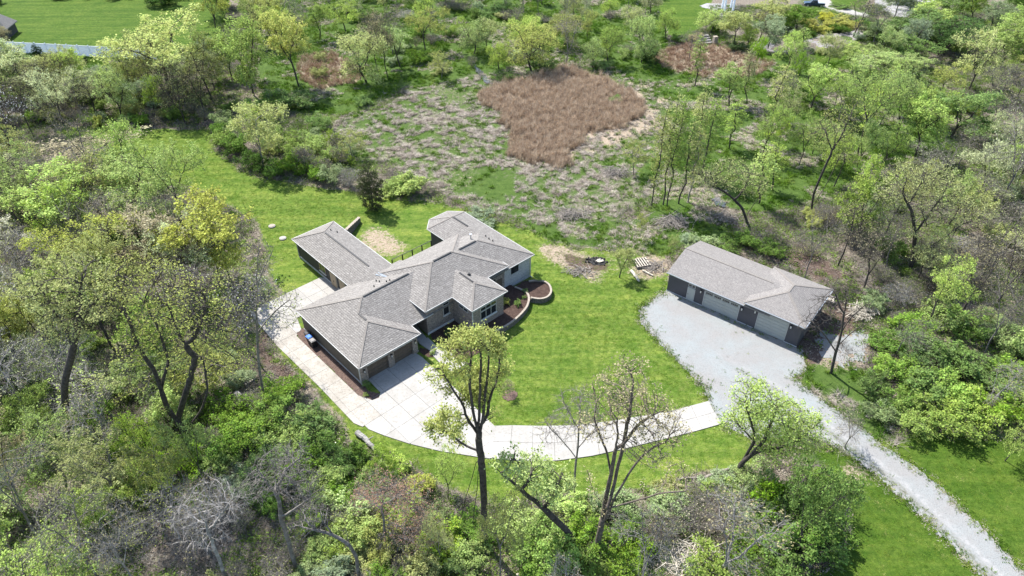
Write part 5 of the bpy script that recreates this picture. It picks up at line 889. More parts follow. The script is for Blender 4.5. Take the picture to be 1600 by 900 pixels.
# ---- trees and shrubs one by one: kind, base x, base y, top y, crown width (pixels of the photograph), colour, bark
for a in [
 ('budding', 265, 148, 14, 150, 'pale', 'dark'), ('budding', 332, 158, 45, 60, 'olive', 'dark'), ('leafy', 397, 150, 14, 105, 'spring', 'dark'), ('leafy', 467, 134, 10, 80, 'yellow', 'dark'), ('willow', 573, 128, 38, 88, 'pale', 'dark'), ('bare', 606, 122, 14, 60, 'olive', 'dark'), ('budding', 590, 112, 10, 50, 'tan', 'dark'),
 ('leafy', 125, 372, 246, 150, 'light', 'dark'), ('leafy', 215, 345, 245, 120, 'light', 'dark'), ('leafy', 345, 432, 287, 138, 'yellow', 'dark'), ('budding', 140, 268, 212, 130, 'tan', 'dark'), ('bare', 35, 262, 125, 90, 'white', 'dark'), ('budding', 20, 330, 235, 90, 'pale', 'dark'),
 ('blossom', 25, 440, 345, 110, 'white', 'grey'), ('budding', 180, 455, 330, 110, 'olive', 'dark'), ('budding', 240, 440, 325, 110, 'tan', 'dark'), ('bare', 205, 400, 300, 90, 'tan', 'grey'), ('budding', 300, 445, 330, 100, 'pale', 'dark'), ('bare', 60, 400, 300, 80, 'tan', 'dark'),
 ('bare', 5, 560, 400, 110, 'white', 'pale'), ('bare', 40, 640, 500, 110, 'pale', 'pale'), ('budding', 30, 520, 395, 90, 'olive', 'dark'), ('bare', 360, 440, 345, 70, 'tan', 'dark'),
 ('leafy', 412, 262, 150, 80, 'olive', 'grey'), ('conifer', 583, 326, 252, 40, 'cedar', 'dark'), ('conifer', 64, 96, 68, 18, 'dark', 'dark'), ('conifer', 134, 97, 88, 8, 'dark', 'dark'), ('willow', 3, 74, 34, 40, 'tan', 'dark'), ('budding', 8, 150, 60, 70, 'pale', 'dark'), ('budding', 130, 175, 105, 60, 'pale', 'grey'),
 ('slender', 1018, 323, 170, 34, 'olive', 'dark'), ('slender', 1036, 320, 150, 40, 'olive', 'dark'), ('slender', 1042, 322, 160, 36, 'spring', 'dark'), ('slender', 1083, 272, 140, 40, 'olive', 'dark'), ('slender', 1096, 276, 160, 44, 'spring', 'dark'), ('slender', 1060, 318, 190, 40, 'mid', 'dark'), ('slender', 1075, 316, 200, 40, 'olive', 'grey'),
 ('budding', 1190, 244, 150, 56, 'spring', 'dark'), ('leafy', 1340, 372, 240, 84, 'light', 'dark'), ('budding', 1378, 374, 250, 70, 'olive', 'grey'), ('leafy', 1486, 214, 138, 96, 'bright', 'dark'), ('budding', 1340, 245, 110, 90, 'spring', 'dark'), ('budding', 1398, 226, 100, 80, 'spring', 'dark'), ('leafy', 1268, 170, 100, 70, 'light', 'dark'),
 ('leafy', 1430, 245, 150, 90, 'spring', 'dark'), ('budding', 1372, 200, 105, 70, 'light', 'grey'), ('leafy', 1310, 190, 120, 70, 'spring', 'grey'), ('bare', 1560, 330, 180, 110, 'pale', 'grey'), ('bare', 1590, 290, 150, 90, 'pale', 'grey'), ('leafy', 1530, 300, 220, 90, 'pale', 'dark'), ('budding', 1480, 355, 260, 60, 'spring', 'dark'),
 ('bare', 1256, 440, 330, 70, 'tan', 'grey'), ('bare', 1310, 415, 300, 80, 'tan', 'dark'), ('bare', 1350, 450, 350, 70, 'tan', 'dark'), ('bare', 1500, 490, 370, 90, 'tan', 'dark'), ('bare', 1560, 470, 340, 100, 'pale', 'dark'), ('budding', 1450, 510, 400, 70, 'light', 'dark'), ('bare', 1535, 560, 440, 80, 'tan', 'grey'),
 ('leafy', 1425, 72, 20, 110, 'mid', 'dark'), ('leafy', 1475, 88, 28, 100, 'deep', 'dark'), ('leafy', 1400, 95, 50, 90, 'mid', 'dark'), ('budding', 1514, 140, 40, 90, 'pale', 'dark'), ('leafy', 1560, 110, 20, 90, 'spring', 'dark'), ('leafy', 1590, 80, 0, 90, 'spring', 'dark'), ('leafy', 1360, 130, 78, 80, 'light', 'grey'), ('leafy', 1415, 130, 85, 90, 'light', 'grey'), ('leafy', 1330, 115, 70, 60, 'light', 'grey'), ('leafy', 1450, 50, 8, 80, 'light', 'dark'), ('leafy', 1380, 60, 30, 60, 'sage', 'grey'),
 ('leafy', 1290, 112, 50, 48, 'olive', 'grey'), ('leafy', 1245, 46, 5, 50, 'mid', 'dark'), ('leafy', 1215, 40, -5, 70, 'olive', 'dark'), ('leafy', 1200, 76, 18, 56, 'sage', 'dark'), ('willow', 1168, 74, 36, 34, 'light', 'dark'), ('leafy', 1148, 70, 14, 50, 'olive', 'dark'), ('willow', 1108, 52, 12, 48, 'light', 'dark'), ('bare', 1333, 58, -10, 60, 'tan', 'dark'), ('bare', 1185, 66, 10, 40, 'tan', 'dark'), ('willow', 1247, 74, 48, 26, 'mid', 'dark'), ('bare', 1365, 66, 0, 60, 'sage', 'grey'), ('leafy', 1395, 30, -20, 50, 'sage', 'grey'),
 ('willow', 1002, 98, 14, 58, 'light', 'dark'), ('willow', 950, 100, 34, 50, 'spring', 'dark'), ('willow', 925, 106, 56, 40, 'spring', 'dark'), ('willow', 832, 112, 28, 80, 'olive', 'dark'), ('willow', 740, 84, 28, 56, 'light', 'dark'), ('budding', 760, 76, 20, 50, 'pale', 'dark'), ('willow', 820, 72, 20, 60, 'light', 'dark'), ('willow', 880, 74, 18, 60, 'olive', 'dark'), ('budding', 665, 80, 8, 60, 'olive', 'dark'), ('bare', 884, 100, 20, 44, 'tan', 'grey'), ('budding', 540, 50, -5, 50, 'light', 'dark'), ('budding', 500, 60, 0, 40, 'spring', 'dark'), ('willow', 780, 110, 60, 44, 'light', 'dark'), ('bare', 565, 128, 90, 30, 'olive', 'dark'), ('budding', 690, 122, 76, 32, 'olive', 'grey'), ('willow', 1040, 60, 10, 46, 'spring', 'dark'), ('willow', 985, 46, 4, 40, 'pale', 'grey'), ('bare', 1075, 96, 40, 40, 'tan', 'grey'),
 ('budding', 968, 434, 388, 38, 'olive', 'dark'), ('budding', 1046, 400, 368, 16, 'olive', 'dark'), ('budding', 797, 619, 592, 20, 'tan', 'grey'), ('budding', 955, 610, 575, 40, 'spring', 'dark'), ('budding', 1000, 372, 330, 20, 'olive', 'grey'), ('budding', 990, 272, 215, 36, 'olive', 'grey'),
 ('budding', 780, 905, 760, 70, 'olive', 'grey'), ('budding', 700, 780, 700, 60, 'light', 'dark'), ('leafy', 600, 735, 690, 40, 'spring', 'dark'), ('leafy', 1240, 872, 722, 120, 'mid', 'dark'), ('budding', 690, 880, 790, 60, 'olive', 'grey'), ('bare', 1000, 920, 790, 110, 'tan', 'pale'), ('bare', 1120, 900, 780, 130, 'tan', 'pale'), ('bare', 870, 945, 860, 70, 'tan', 'pale'),
 ('bare', 1540, 640, 560, 60, 'tan', 'pale'), ('bare', 1395, 560, 490, 60, 'tan', 'grey'), ('bare', 1320, 700, 640, 50, 'tan', 'grey'), ('budding', 1570, 720, 650, 60, 'light', 'dark'),
 ('bare', 330, 870, 760, 90, 'tan', 'grey'), ('bare', 60, 840, 700, 110, 'tan', 'pale'), ('bare', 150, 900, 760, 110, 'olive', 'grey'), ('bare', 225, 930, 800, 100, 'tan', 'pale'), ('budding', 20, 760, 620, 110, 'tan', 'dark'), ('budding', 245, 730, 640, 70, 'spring', 'dark'), ('budding', 325, 765, 650, 60, 'spring', 'dark'),
]: T(*a)
# shrubs: base x, base y, height m, width m, colour
SH_ = [(640, 303, 2.7, 7.0, 'light'), (612, 300, 2.3, 3.5, 'light'), (628, 296, 2.4, 4.5, 'spring'), (548, 292, 3.2, 4.2, None), (520, 282, 3.2, 5, 'sage'), (498, 282, 2.8, 4, 'mid'), (478, 262, 3.5, 4.5, None), (455, 270, 3, 5, 'mid'), (430, 275, 2.4, 4, 'mid'), (400, 262, 3, 5, 'deep'), (372, 240, 3.4, 5.5, 'mid'), (352, 228, 3, 5, 'spring'), (450, 235, 3.2, 5, 'spring'), (495, 240, 3.4, 5, 'light'), (350, 200, 3, 5, 'sage'), (222, 196, 2, 4, 'mid'), (198, 192, 2, 3.5, 'mid'), (465, 165, 3.4, 8, 'mid'), (430, 170, 3, 6, 'mid'), (746, 352, 2.4, 6.0, 'sage'), (530, 235, 3, 4.5, None), (500, 200, 2.8, 4.5, 'mid'),
 (1100, 392, 2.6, 5.0, 'sage'), (1130, 398, 2.4, 4.5, 'mid'), (1165, 384, 2.2, 4, 'mid'), (1385, 400, 3, 5, 'bright'), (1075, 385, 2, 3.5, 'sage'), (1200, 398, 2, 4, 'mid'), (1260, 400, 2, 4, None),
 (1420, 520, 3, 5.5, 'bright'), (1470, 505, 3.2, 6, 'spring'), (1510, 520, 3, 5.5, 'bright'), (1440, 560, 3, 6, 'mid'), (1480, 580, 3.2, 6, 'mid'), (1400, 590, 3, 5.5, 'bright'), (1530, 600, 3, 6, 'mid'), (1440, 620, 3, 6.5, 'mid'), (1395, 640, 2.4, 4.5, 'mid'), (1420, 665, 2.6, 5, 'spring'), (1470, 670, 3, 6, 'spring'), (1510, 660, 3.2, 6, 'spring'), (1550, 650, 3, 6, 'bright'), (1590, 650, 3, 6, 'spring'), (1570, 600, 3, 5.5, 'bright'), (1600, 560, 3, 6, 'spring'), (1480, 630, 3.2, 6, 'bright'), (1375, 655, 2, 3.5, 'sage'), (1560, 540, 3, 5, 'spring'), (1640, 610, 3, 6, 'bright'), (1360, 610, 2.2, 4, 'mid'), (1385, 545, 2, 4, 'mid'), (1360, 480, 2, 4, 'sage'), (1640, 660, 3, 6, 'bright'), (1455, 455, 2.2, 4.5, None), (1520, 440, 2.6, 4.5, None), (1400, 470, 2.4, 4.5, None), (1580, 420, 2.6, 5, None), (1330, 380, 2.4, 4.5, None), (1350, 340, 2.6, 4, 'sage'), (1300, 350, 2.4, 4.5, None), (1500, 400, 2.6, 5, None), (1560, 380, 2.6, 5, 'pale'),
 (440, 620, 2.6, 4.5, 'bright'), (425, 665, 3, 5, 'bright'), (455, 690, 2.6, 5, 'spring'), (490, 665, 2.6, 4.5, 'mid'), (500, 705, 2.4, 4.5, 'mid'), (385, 690, 3, 5.5, 'bright'), (360, 650, 2.6, 5, 'mid'), (345, 700, 2.6, 5, 'mid'), (535, 735, 2, 4, 'mid'), (560, 715, 1.6, 3, 'mid'), (470, 745, 2.4, 5, 'mid'), (510, 775, 2.4, 4.5, 'spring'), (590, 755, 1.8, 3.5, 'spring'), (545, 800, 2.2, 4.5, 'light'), (560, 840, 2.4, 4.5, 'light'), (420, 740, 2.4, 5, 'mid'), (300, 720, 2.4, 5, 'mid'), (210, 700, 3, 5.5, 'mid'), (150, 660, 2.8, 5, 'mid'), (240, 760, 2.6, 5, 'spring'), (190, 760, 2.2, 5, 'pale'),
 (830, 860, 3, 5, 'bright'), (870, 885, 3, 5, 'bright'), (850, 905, 2.8, 5, 'mid'), (905, 890, 2.8, 5, 'mid'), (960, 885, 2.8, 5, 'bright'), (800, 830, 2.4, 4.5, 'light'), (850, 835, 2.6, 4.5, 'light'), (890, 800, 2, 4, 'light'), (910, 845, 2.6, 4, 'bright'), (1170, 880, 2.8, 5, 'mid'), (1210, 905, 3, 5.5, 'mid'), (1260, 860, 4.2, 6.5, 'mid'), (1225, 840, 4.2, 6.5, 'mid'), (1245, 810, 3.6, 6, 'deep'), (1200, 800, 3.2, 5.5, 'mid'), (1280, 830, 3, 5, 'mid'), (1100, 900, 2.4, 5, 'spring'), (1030, 840, 2.4, 4, None), (1080, 820, 2.6, 5, None), (1120, 830, 2.6, 5, None), (990, 860, 2.4, 4.5, 'bright'), (1150, 790, 2.2, 4.5, 'sage'), (1180, 760, 2.4, 4.5, 'sage'), (730, 880, 2.2, 4, 'spring'), (690, 850, 2.4, 4.5, 'spring'), (660, 890, 2.0, 4, 'olive'), (1040, 800, 2, 4.5, 'sage'), (740, 830, 2, 4, 'mid'), (1120, 760, 1.5, 3.5, 'sage'), (1045, 770, 1.4, 3, 'olive'), (620, 740, 1.6, 3, 'light'), (650, 770, 1.8, 3.5, 'olive'), (1290, 765, 2, 3.6, 'mid'),
 (1253, 81, 1.7, 1.9, 'deep'), (1266, 83, 1.5, 1.7, 'deep'), (1283, 84, 1.8, 3, 'olive'), (1313, 82, 1.2, 1.3, 'deep'), (1342, 62, 1.8, 3, 'sage'),
 (1265, 42, 1.8, 5, 'gold'), (1280, 50, 1.8, 5, 'gold'), (1297, 42, 1.8, 5, 'gold'), (1310, 50, 1.8, 5, 'deep'), (1328, 42, 1.8, 5, 'gold'), (1290, 32, 1.8, 5, 'gold'), (1314, 34, 1.6, 5, 'gold'), (1262, 56, 1.8, 4, 'deep'), (1346, 40, 1.6, 4, 'mid'), (1255, 17, 1.2, 4, 'mid'), (1270, 20, 1.2, 4.5, 'mid'), (1285, 23, 1.2, 4.5, 'olive'), (1308, 9, 1, 3.4, 'mid'), (1320, 14, 1, 3.4, 'mid'), (1150, 80, 2, 4, 'deep'), (1175, 82, 2, 4, 'mid'), (1060, 66, 2, 4, 'mid'), (1085, 66, 2.2, 4, 'tan'), (1120, 50, 2.4, 4, 'mid'),
 (570, 165, 2, 3.5, 'mid'), (690, 115, 1.8, 4, 'olive'), (790, 124, 2, 5, 'deep'), (850, 110, 2.2, 6, 'deep'), (940, 108, 2, 5, 'mid'), (1010, 96, 2.4, 5, 'deep'), (740, 60, 2.2, 5, 'mid'), (615, 100, 2, 4, 'sage'), (625, 80, 2, 4, 'sage'), (500, 120, 2, 4, 'olive'), (960, 160, 1.4, 3, 'mid'), (635, 30, 2.4, 5, None), (670, 30, 2.4, 5, None), (780, 20, 2.6, 7, 'deep'), (700, 16, 2.4, 6, None), (545, 20, 2.4, 5, 'sage'),
 (270, -6, 3, 12, 'deep'), (200, -8, 3, 10, 'deep'), (150, -8, 3, 8, 'deep'), (95, -6, 3, 9, 'deep'), (-4, 6, 3, 4, 'deep'), (255, 8, 5, 9, 'deep')]
for bx, by, h, w, c in SH_:
    B = G(bx, by)
    if c: plant('shrub', B[0], B[1], h * 1.05, w * 1.05, c, 'brown')
    else: plant('bare_shrub', B[0], B[1], h * 1.1, w * 1.1, 'tan', rnd.choice(['grey', 'pale', 'brown']))
# little bedding plants in the mulch
for u, v, c, s, lb in [(22.6, -.9, 'yellow', 1.0, 'yellow green bedding plant in the curved planter nearest the window'), (23.6, -2.2, 'mid', .9, 'green bedding plant in the middle of the curved planter'), (25.2, -1.7, 'mid', .6, 'small green bedding plant in the curved planter near its wall, lower one'), (26.3, -.8, 'mid', .7, 'small green bedding plant in the curved planter near its wall, upper one'), (29.8, .2, 'spring', 1.3, 'loose light green bush in the round planter at the house corner'), (13.2, -.4, 'deep', 1.2, 'dark green bush in the shaded bed between the brick walls'), (9.6, -1.5, 'spring', .7, 'light green plant in the small bed beside the right garage pier'), (-.7, -1.9, 'spring', .5, 'small green plant at the tip of the mulch strip beside the garage'), (.2, -.6, 'mid', .8, 'green plant at the front left corner of the garage'), (14.5, -4.2, 'bright', .9, 'bright green plant at the front edge of the shaded bed')]:
    x, y = uvw(u, v); o = plant('shrub', x, y, s * .9, s * 1.3, c, 'brown', lb); o.location.z = .45 if u > 22 else .08; o.name = 'bedding_plant'; o['category'] = 'plant'
# fills: woods and thickets, each plant still its own object
def fill(px, n, kinds, dmin, seed, avoid=('lawn',)):
    r = random.Random(seed); P = GP(px); xs = [p[0] for p in P]; ys = [p[1] for p in P]; done = 0; tries = 0; hub = None
    while done < n and tries < n * 60:
        tries += 1; x = r.uniform(min(xs), max(xs)); y = r.uniform(min(ys), max(ys))
        if hub and r.random() < .62: x, y = hub[0] + r.gauss(0, dmin * 1.1), hub[1] + r.gauss(0, dmin * 1.1)
        if not bool(inpoly(np.array(x), np.array(y), P)): continue
        if any(zat(a, x, y) for a in avoid): continue
        u, v = touv((x, y))
        if -7 < u < 32 and -6 < v < 31: continue
        if any((x - q[3]) ** 2 + (y - q[4]) ** 2 < (dmin * r.uniform(.6, 1.1) * (.5 if (q[1] in ('shrub', 'bare_shrub')) else 1)) ** 2 for q in PLANTS): continue
        hub = (x, y)
        k, c, bk, h0, h1, w0, w1 = r.choices([q[1:] for q in kinds], [q[0] for q in kinds])[0]; s = r.random(); h = h0 + (h1 - h0) * s
        plant(k, x, y, h, w0 + (w1 - w0) * r.random(), r.choice(c), bk, None, r.uniform(0, .1), r.uniform(0, 6.28)); done += 1
LW = [(3, 'budding', ['olive', 'olive', 'light', 'spring'], 'dark', 11, 16, 7, 11), (2, 'leafy', ['light', 'spring', 'olive'], 'dark', 9, 13, 6, 9), (2.2, 'bare', ['tan', 'olive', 'white'], 'grey', 10, 15, 7, 10), (.6, 'bare', ['tan'], 'pale', 9, 13, 6, 9)]
fill([(-60, 270), (80, 250), (300, 320), (330, 440), (380, 500), (400, 560), (330, 620), (-90, 620)], 38, LW, 4.6, 1)
fill([(-100, 600), (330, 600), (340, 720), (240, 960), (-200, 960)], 24, [(2.5, 'budding', ['olive', 'spring', 'light'], 'grey', 6, 11, 5, 8), (1, 'leafy', ['light', 'spring'], 'dark', 5, 8, 4, 6), (2, 'bare', ['olive', 'tan', 'light'], 'pale', 6, 11, 5, 8)], 4.4, 2)
fill([(-60, 130), (80, 120), (330, 140), (340, 195), (90, 196), (-60, 250)], 30, [(2, 'bare', ['tan', 'olive'], 'dark', 8, 13, 6, 9), (2, 'budding', ['olive', 'pale', 'light'], 'dark', 8, 13, 6, 9), (1, 'leafy', ['light', 'sage'], 'dark', 6, 9, 5, 8)], 4.4, 3)
fill([(300, -40), (450, -40), (470, 130), (420, 190), (340, 190), (330, 60)], 20, [(2, 'budding', ['olive', 'light', 'spring'], 'dark', 9, 13, 6, 9), (1.5, 'leafy', ['spring', 'mid', 'sage'], 'dark', 8, 11, 6, 8), (1.5, 'bare', ['tan', 'olive'], 'grey', 8, 12, 6, 8)], 5, 4, ())
fill([(450, -50), (1040, -50), (1045, 50), (1000, 95), (700, 100), (640, 110), (480, 80)], 58, [(3.2, 'budding', ['olive', 'light', 'spring', 'pale'], 'dark', 6, 13, 3.5, 7), (1, 'willow', ['light', 'spring', 'pale', 'olive'], 'dark', 4, 8, 4, 7), (3, 'bare', ['tan', 'olive'], 'grey', 6, 13, 3.5, 6), (1, 'leafy', ['spring', 'sage'], 'dark', 5, 9, 4, 6)], 4.4, 5, ('lawn', 'reed'))
fill([(1080, 120), (1250, 110), (1480, 130), (1530, 260), (1300, 300), (1220, 330), (1080, 320)], 26, [(1, 'leafy', ['spring', 'light', 'bright'], 'dark', 7, 10, 4, 6), (2, 'slender', ['spring', 'light', 'olive'], 'dark', 8, 12, 3.5, 5), (2.5, 'budding', ['spring', 'light', 'olive'], 'dark', 8, 12, 4.5, 7), (1, 'bare', ['tan'], 'grey', 7, 10, 4, 6)], 5.5, 6, ('lawn', 'reed'))
fill([(1360, -30), (1760, -30), (1760, 160), (1540, 160), (1480, 130), (1340, 110), (1400, 50)], 34, [(3, 'leafy', ['light', 'mid', 'spring', 'sage', 'deep'], 'dark', 7, 11, 6, 9), (1.5, 'budding', ['pale', 'light'], 'grey', 8, 11, 6, 8), (.7, 'bare', ['tan'], 'pale', 7, 10, 5, 7)], 5, 7, ('lawn',))
fill([(1500, 160), (1700, 140), (1700, 480), (1520, 500), (1300, 440), (1260, 350), (1420, 260)], 44, [(3, 'bare', ['tan', 'pale', 'olive'], 'grey', 7, 11, 5, 8), (1.5, 'budding', ['olive', 'pale', 'light'], 'dark', 8, 12, 5, 8), (.5, 'leafy', ['bright', 'light'], 'dark', 6, 8, 4, 6)], 4.6, 8, ('lawn',))
fill([(335, 165), (400, 130), (480, 170), (520, 215), (560, 255), (560, 290), (490, 285), (400, 265), (345, 232)], 26, [(3, 'shrub', ['mid', 'spring', 'sage', 'olive'], 'brown', 2, 3.6, 3, 5), (2, 'bare_shrub', ['tan', 'olive'], 'grey', 2.4, 4, 2.6, 4.2), (1, 'budding', ['olive', 'light'], 'grey', 5, 8, 4, 5)], 3.4, 20)
fill([(20, 125), (340, 140), (340, 192), (200, 188), (60, 196)], 44, [(2, 'shrub', ['mid', 'sage', 'olive'], 'brown', 2, 3.4, 3, 5), (3, 'bare_shrub', ['tan', 'olive'], 'grey', 2.4, 4.2, 3, 4.6), (1.2, 'budding', ['olive', 'pale', 'light'], 'dark', 8, 12, 5, 7)], 3.2, 21)
SB = [(3, 'shrub', ['mid', 'spring', 'sage', 'olive'], 'brown', 1.3, 2.6, 2.4, 4.6), (2, 'bare_shrub', ['tan', 'olive'], 'grey', 1.5, 2.6, 2.4, 4.2)]
fill([(-100, 400), (380, 480), (400, 560), (560, 720), (780, 790), (780, 960), (-150, 960)], 66, SB, 3.4, 9)
fill([(-60, 130), (330, 150), (350, 195), (90, 198), (-60, 260)], 26, SB, 3.4, 10)
fill([(1240, 330), (1700, 250), (1700, 560), (1400, 560), (1340, 440)], 46, [(1.2, 'shrub', ['mid', 'sage', 'olive', 'pale'], 'brown', 1.4, 2.4, 2.4, 4.4), (3.5, 'bare_shrub', ['tan', 'olive'], 'grey', 1.6, 2.8, 2.6, 4.6)], 3.2, 11)
fill([(780, 790), (1180, 770), (1200, 960), (780, 960)], 16, SB, 3.0, 12)
fill([(440, -50), (1040, -50), (1040, 90), (700, 110), (460, 100)], 56, [(3, 'shrub', ['mid', 'spring', 'sage', 'olive', 'light'], 'brown', 1.6, 3.6, 2.6, 5.5), (2, 'bare_shrub', ['tan', 'olive'], 'grey', 1.5, 3, 2.4, 4.6)], 3.6, 13, ('lawn', 'reed'))
fill([(1360, -30), (1700, -30), (1700, 240), (1500, 240), (1340, 110)], 26, [(4, 'shrub', ['mid', 'spring', 'light', 'deep'], 'brown', 2, 3.4, 3.5, 6), (1, 'bare_shrub', ['tan'], 'grey', 2, 3, 3, 5)], 4.5, 14)
# ---- labels that single each plant out: nearest landmark, then its rank along it
LM = [((620, 400), 'behind the house near the railing'), ((640, 290), 'on the grass above the house'), ((500, 265), 'in the hedge between lawn and marsh'), ((380, 220), 'at the left end of the hedge beside the marsh'), ((210, 190), 'in the tree line at the lawn far end'), ((70, 180), 'at the left end of the tree line'), ((140, 92), 'near the white fence'), ((265, 100), 'just right of the white fence'), ((180, 0), 'at the top left beyond the big lawn'), ((400, 100), 'in the belt between big lawn and marsh'), ((520, 90), 'beside the small tan reed patch'), ((540, 10), 'at the top edge left of centre'), ((650, 60), 'in the wet meadow above the grey tussocks'), ((760, 90), 'by the thin stream above the brown reeds'), ((800, 20), 'at the top edge in the middle'), ((900, 90), 'right behind the brown reed patch'), ((1000, 60), 'between the brown reeds and the upper lawn'), ((1110, 50), 'below the pale terrace'), ((1190, 60), 'at the left end of the paved path'), ((1300, 40), 'in the golden bed between path and driveway'), ((1290, 90), 'on the green strip below the paved path'), ((1440, 60), 'in the dense thicket right of the road'), ((1560, 60), 'in the top right corner'), ((1380, 130), 'in the grove below the dense thicket'), ((1220, 170), 'in the meadow below the tan reeds'), ((1330, 220), 'in the middle of the right meadow'), ((1480, 200), 'at the right end of the meadow'), ((1570, 250), 'in the grey thicket at the right edge'), ((1060, 290), 'in the clump left of the puddle'), ((1180, 300), 'around the puddle above the detached garage'), ((1000, 250), 'right of the brown reed patch'), ((1100, 390), 'behind the left end of the detached garage'), ((1230, 400), 'behind the right end of the detached garage'), ((1340, 400), 'in the woods right of the detached garage'), ((1450, 430), 'in the brown woods below the forked tree'), ((1570, 430), 'in the brown woods at the right edge'), ((1400, 520), 'above the bright thicket by the gravel drive'), ((1430, 620), 'in the bright thicket nearest the gravel drive'), ((1530, 620), 'in the middle of the bright thicket'), ((1600, 600), 'at the right edge of the bright thicket'), ((1310, 690), 'on the right bank of the gravel drive'), ((1240, 820), 'in the dark clump left of the bottom lawn'), ((1130, 780), 'below the leaning willow'), ((1060, 860), 'among the dead branches at the bottom'), ((960, 870), 'around the foot of the rusty budded tree'), ((860, 860), 'around the foot of the leaning trunk'), ((740, 850), 'around the foot of the tallest foreground tree'), ((640, 800), 'in the brush below the driveway bend'), ((550, 740), 'on the bank below the driveway bend'), ((440, 660), 'in the brush left of the driveway bend'), ((370, 560), 'left of the concrete driveway'), ((970, 420), 'on the bare ground between house and detached garage'), ((880, 620), 'on the lawn inside the driveway curve'), ((330, 400), 'at the wood edge left of the rear wing'), ((200, 320), 'in the upper left woods near the lawn'), ((60, 300), 'at the left edge of the upper woods'), ((240, 420), 'in the middle of the upper left woods'), ((80, 430), 'in the pale blossom area at the left edge'), ((300, 520), 'behind the huge many-stemmed tree'), ((130, 560), 'around the straight dark trunk in the left woods'), ((20, 560), 'at the left edge halfway down'), ((330, 700), 'below the huge many-stemmed tree'), ((200, 700), 'in the green hollow at the lower left'), ((60, 700), 'on the brown slope at the lower left'), ((420, 800), 'around the grey dead-looking tree'), ((280, 830), 'around the grey tangled tree bottom left'), ((120, 840), 'in the bottom left corner'), ((540, 850), 'around the arching dead trunk'), ((680, 890), 'at the bottom edge under the reddish buds')]
ORD = ['first', 'second', 'third', 'fourth', 'fifth', 'sixth', 'seventh', 'eighth', 'ninth', 'tenth', 'eleventh', 'twelfth', 'thirteenth', 'fourteenth', 'fifteenth', 'sixteenth', 'seventeenth', 'eighteenth', 'nineteenth', 'twentieth']
grp = {}
for q in PLANTS:
    o, kind, col, x, y, h, lb = q
    if lb: o['label'] = lb; continue
    px, py = proj((x, y, 0)); m = min(LM, key=lambda L: (L[0][0] - px) ** 2 + (1.3 * (L[0][1] - py)) ** 2)[1]
    cj = '' if kind in ('bare', 'bare_shrub') else CADJ[col]; grp.setdefault((kind, cj, m), []).append((px, q))
SHORT = {'leafy': 'leafing tree', 'budding': 'budding tree', 'bare': 'bare tree', 'blossom': 'blossoming tree', 'slender': 'tall narrow tree', 'willow': 'rounded willow', 'shrub': 'leafy shrub', 'bare_shrub': 'leafless shrub', 'conifer': 'evergreen'}
for (kind, cj, m), L in grp.items():
    L.sort(key=lambda t: t[0])
    for i, (px, q) in enumerate(L):
        nm_ = (cj + ' ' if cj else '') + SHORT[kind]; n_ = len(L)
        pre = '' if n_ == 1 else ('left ' if i == 0 else 'right ') if n_ == 2 else 'leftmost ' if i == 0 else 'rightmost ' if i == n_ - 1 else ORD[min(i, 19)] + ' '
        q[0]['label'] = pre + nm_ + (' of two ' if n_ == 2 else ' from the left ' if n_ > 2 and 0 < i < n_ - 1 else ' ') + m
        if len(q[0]['label'].split()) > 16: q[0]['label'] = q[0]['label'].replace(' from the left ', ' from left ')
        if len(q[0]['label'].split()) > 16: q[0]['label'] = q[0]['label'].replace('leafy shrub', 'shrub').replace('rounded willow', 'willow').replace('leafing tree', 'tree')
        if q[2] == 'gold': q[0].name = 'juniper_shrub'
        q[0]['group'] = {'leafy': 'leafing trees', 'budding': 'budding trees', 'bare': 'bare trees', 'blossom': 'blossoming trees', 'slender': 'tall narrow trees by the marsh', 'willow': 'rounded willows', 'shrub': 'leafy shrubs', 'bare_shrub': 'leafless shrubs', 'conifer': 'evergreens'}[kind]
# ------------------------------------------------------------- ground cover nobody could count
def clump_mesh(name, seed, n, h, spread, wd, lean, m, curl=.3, seg=2):
    """blades or stems: narrow bent strips"""
    r = np.random.RandomState(seed); V = []; F = []
    for i in range(n):
        a = r.rand() * 6.28; d = r.rand() ** .7 * spread; x, y = math.cos(a) * d, math.sin(a) * d; a2 = r.rand() * 6.28; hh = h * (.5 + .7 * r.rand()); ln = lean * (.3 + r.rand()) * hh; w = wd * (.6 + .8 * r.rand()); px, py = -math.sin(a2) * w / 2, math.cos(a2) * w / 2; b = len(V)
        for k in range(seg + 1):
            t = k / seg; z = hh * (t - curl * t * t * r.rand()); o_ = ln * t * t; ww = 1 - .85 * t
            V += [(x + math.cos(a2) * o_ - px * ww, y + math.sin(a2) * o_ - py * ww, z), (x + math.cos(a2) * o_ + px * ww, y + math.sin(a2) * o_ + py * ww, z)]
        for k in range(seg): F.append((b + 2 * k, b + 2 * k + 1, b + 2 * k + 3, b + 2 * k + 2))
    return mesh_np(name, V, F, m)
def leafclump_mesh(name, seed, n, r0, h, size, m):
    r = np.random.RandomState(seed); c = r.randn(n, 3) * [r0 * .5, r0 * .5, h * .3]; c[:, 2] = np.abs(c[:, 2]) + .04; V, F = leaves(r, c, size, .6); return mesh_np(name, V, F, m)
def twig_mesh(name, seed, n, r0, m, L=1.0, w=.014):
    r = np.random.RandomState(seed); p = r.randn(n, 3) * [r0 * .5, r0 * .5, .08]; p[:, 2] = np.abs(p[:, 2]); d = r.randn(n, 3); d[:, 2] = np.abs(d[:, 2]) * .5; d /= np.linalg.norm(d, axis=1)[:, None]; V, F = sticks(p, p + d * L * (.3 + .8 * r.rand(n))[:, None], w); return mesh_np(name, V, F, m)
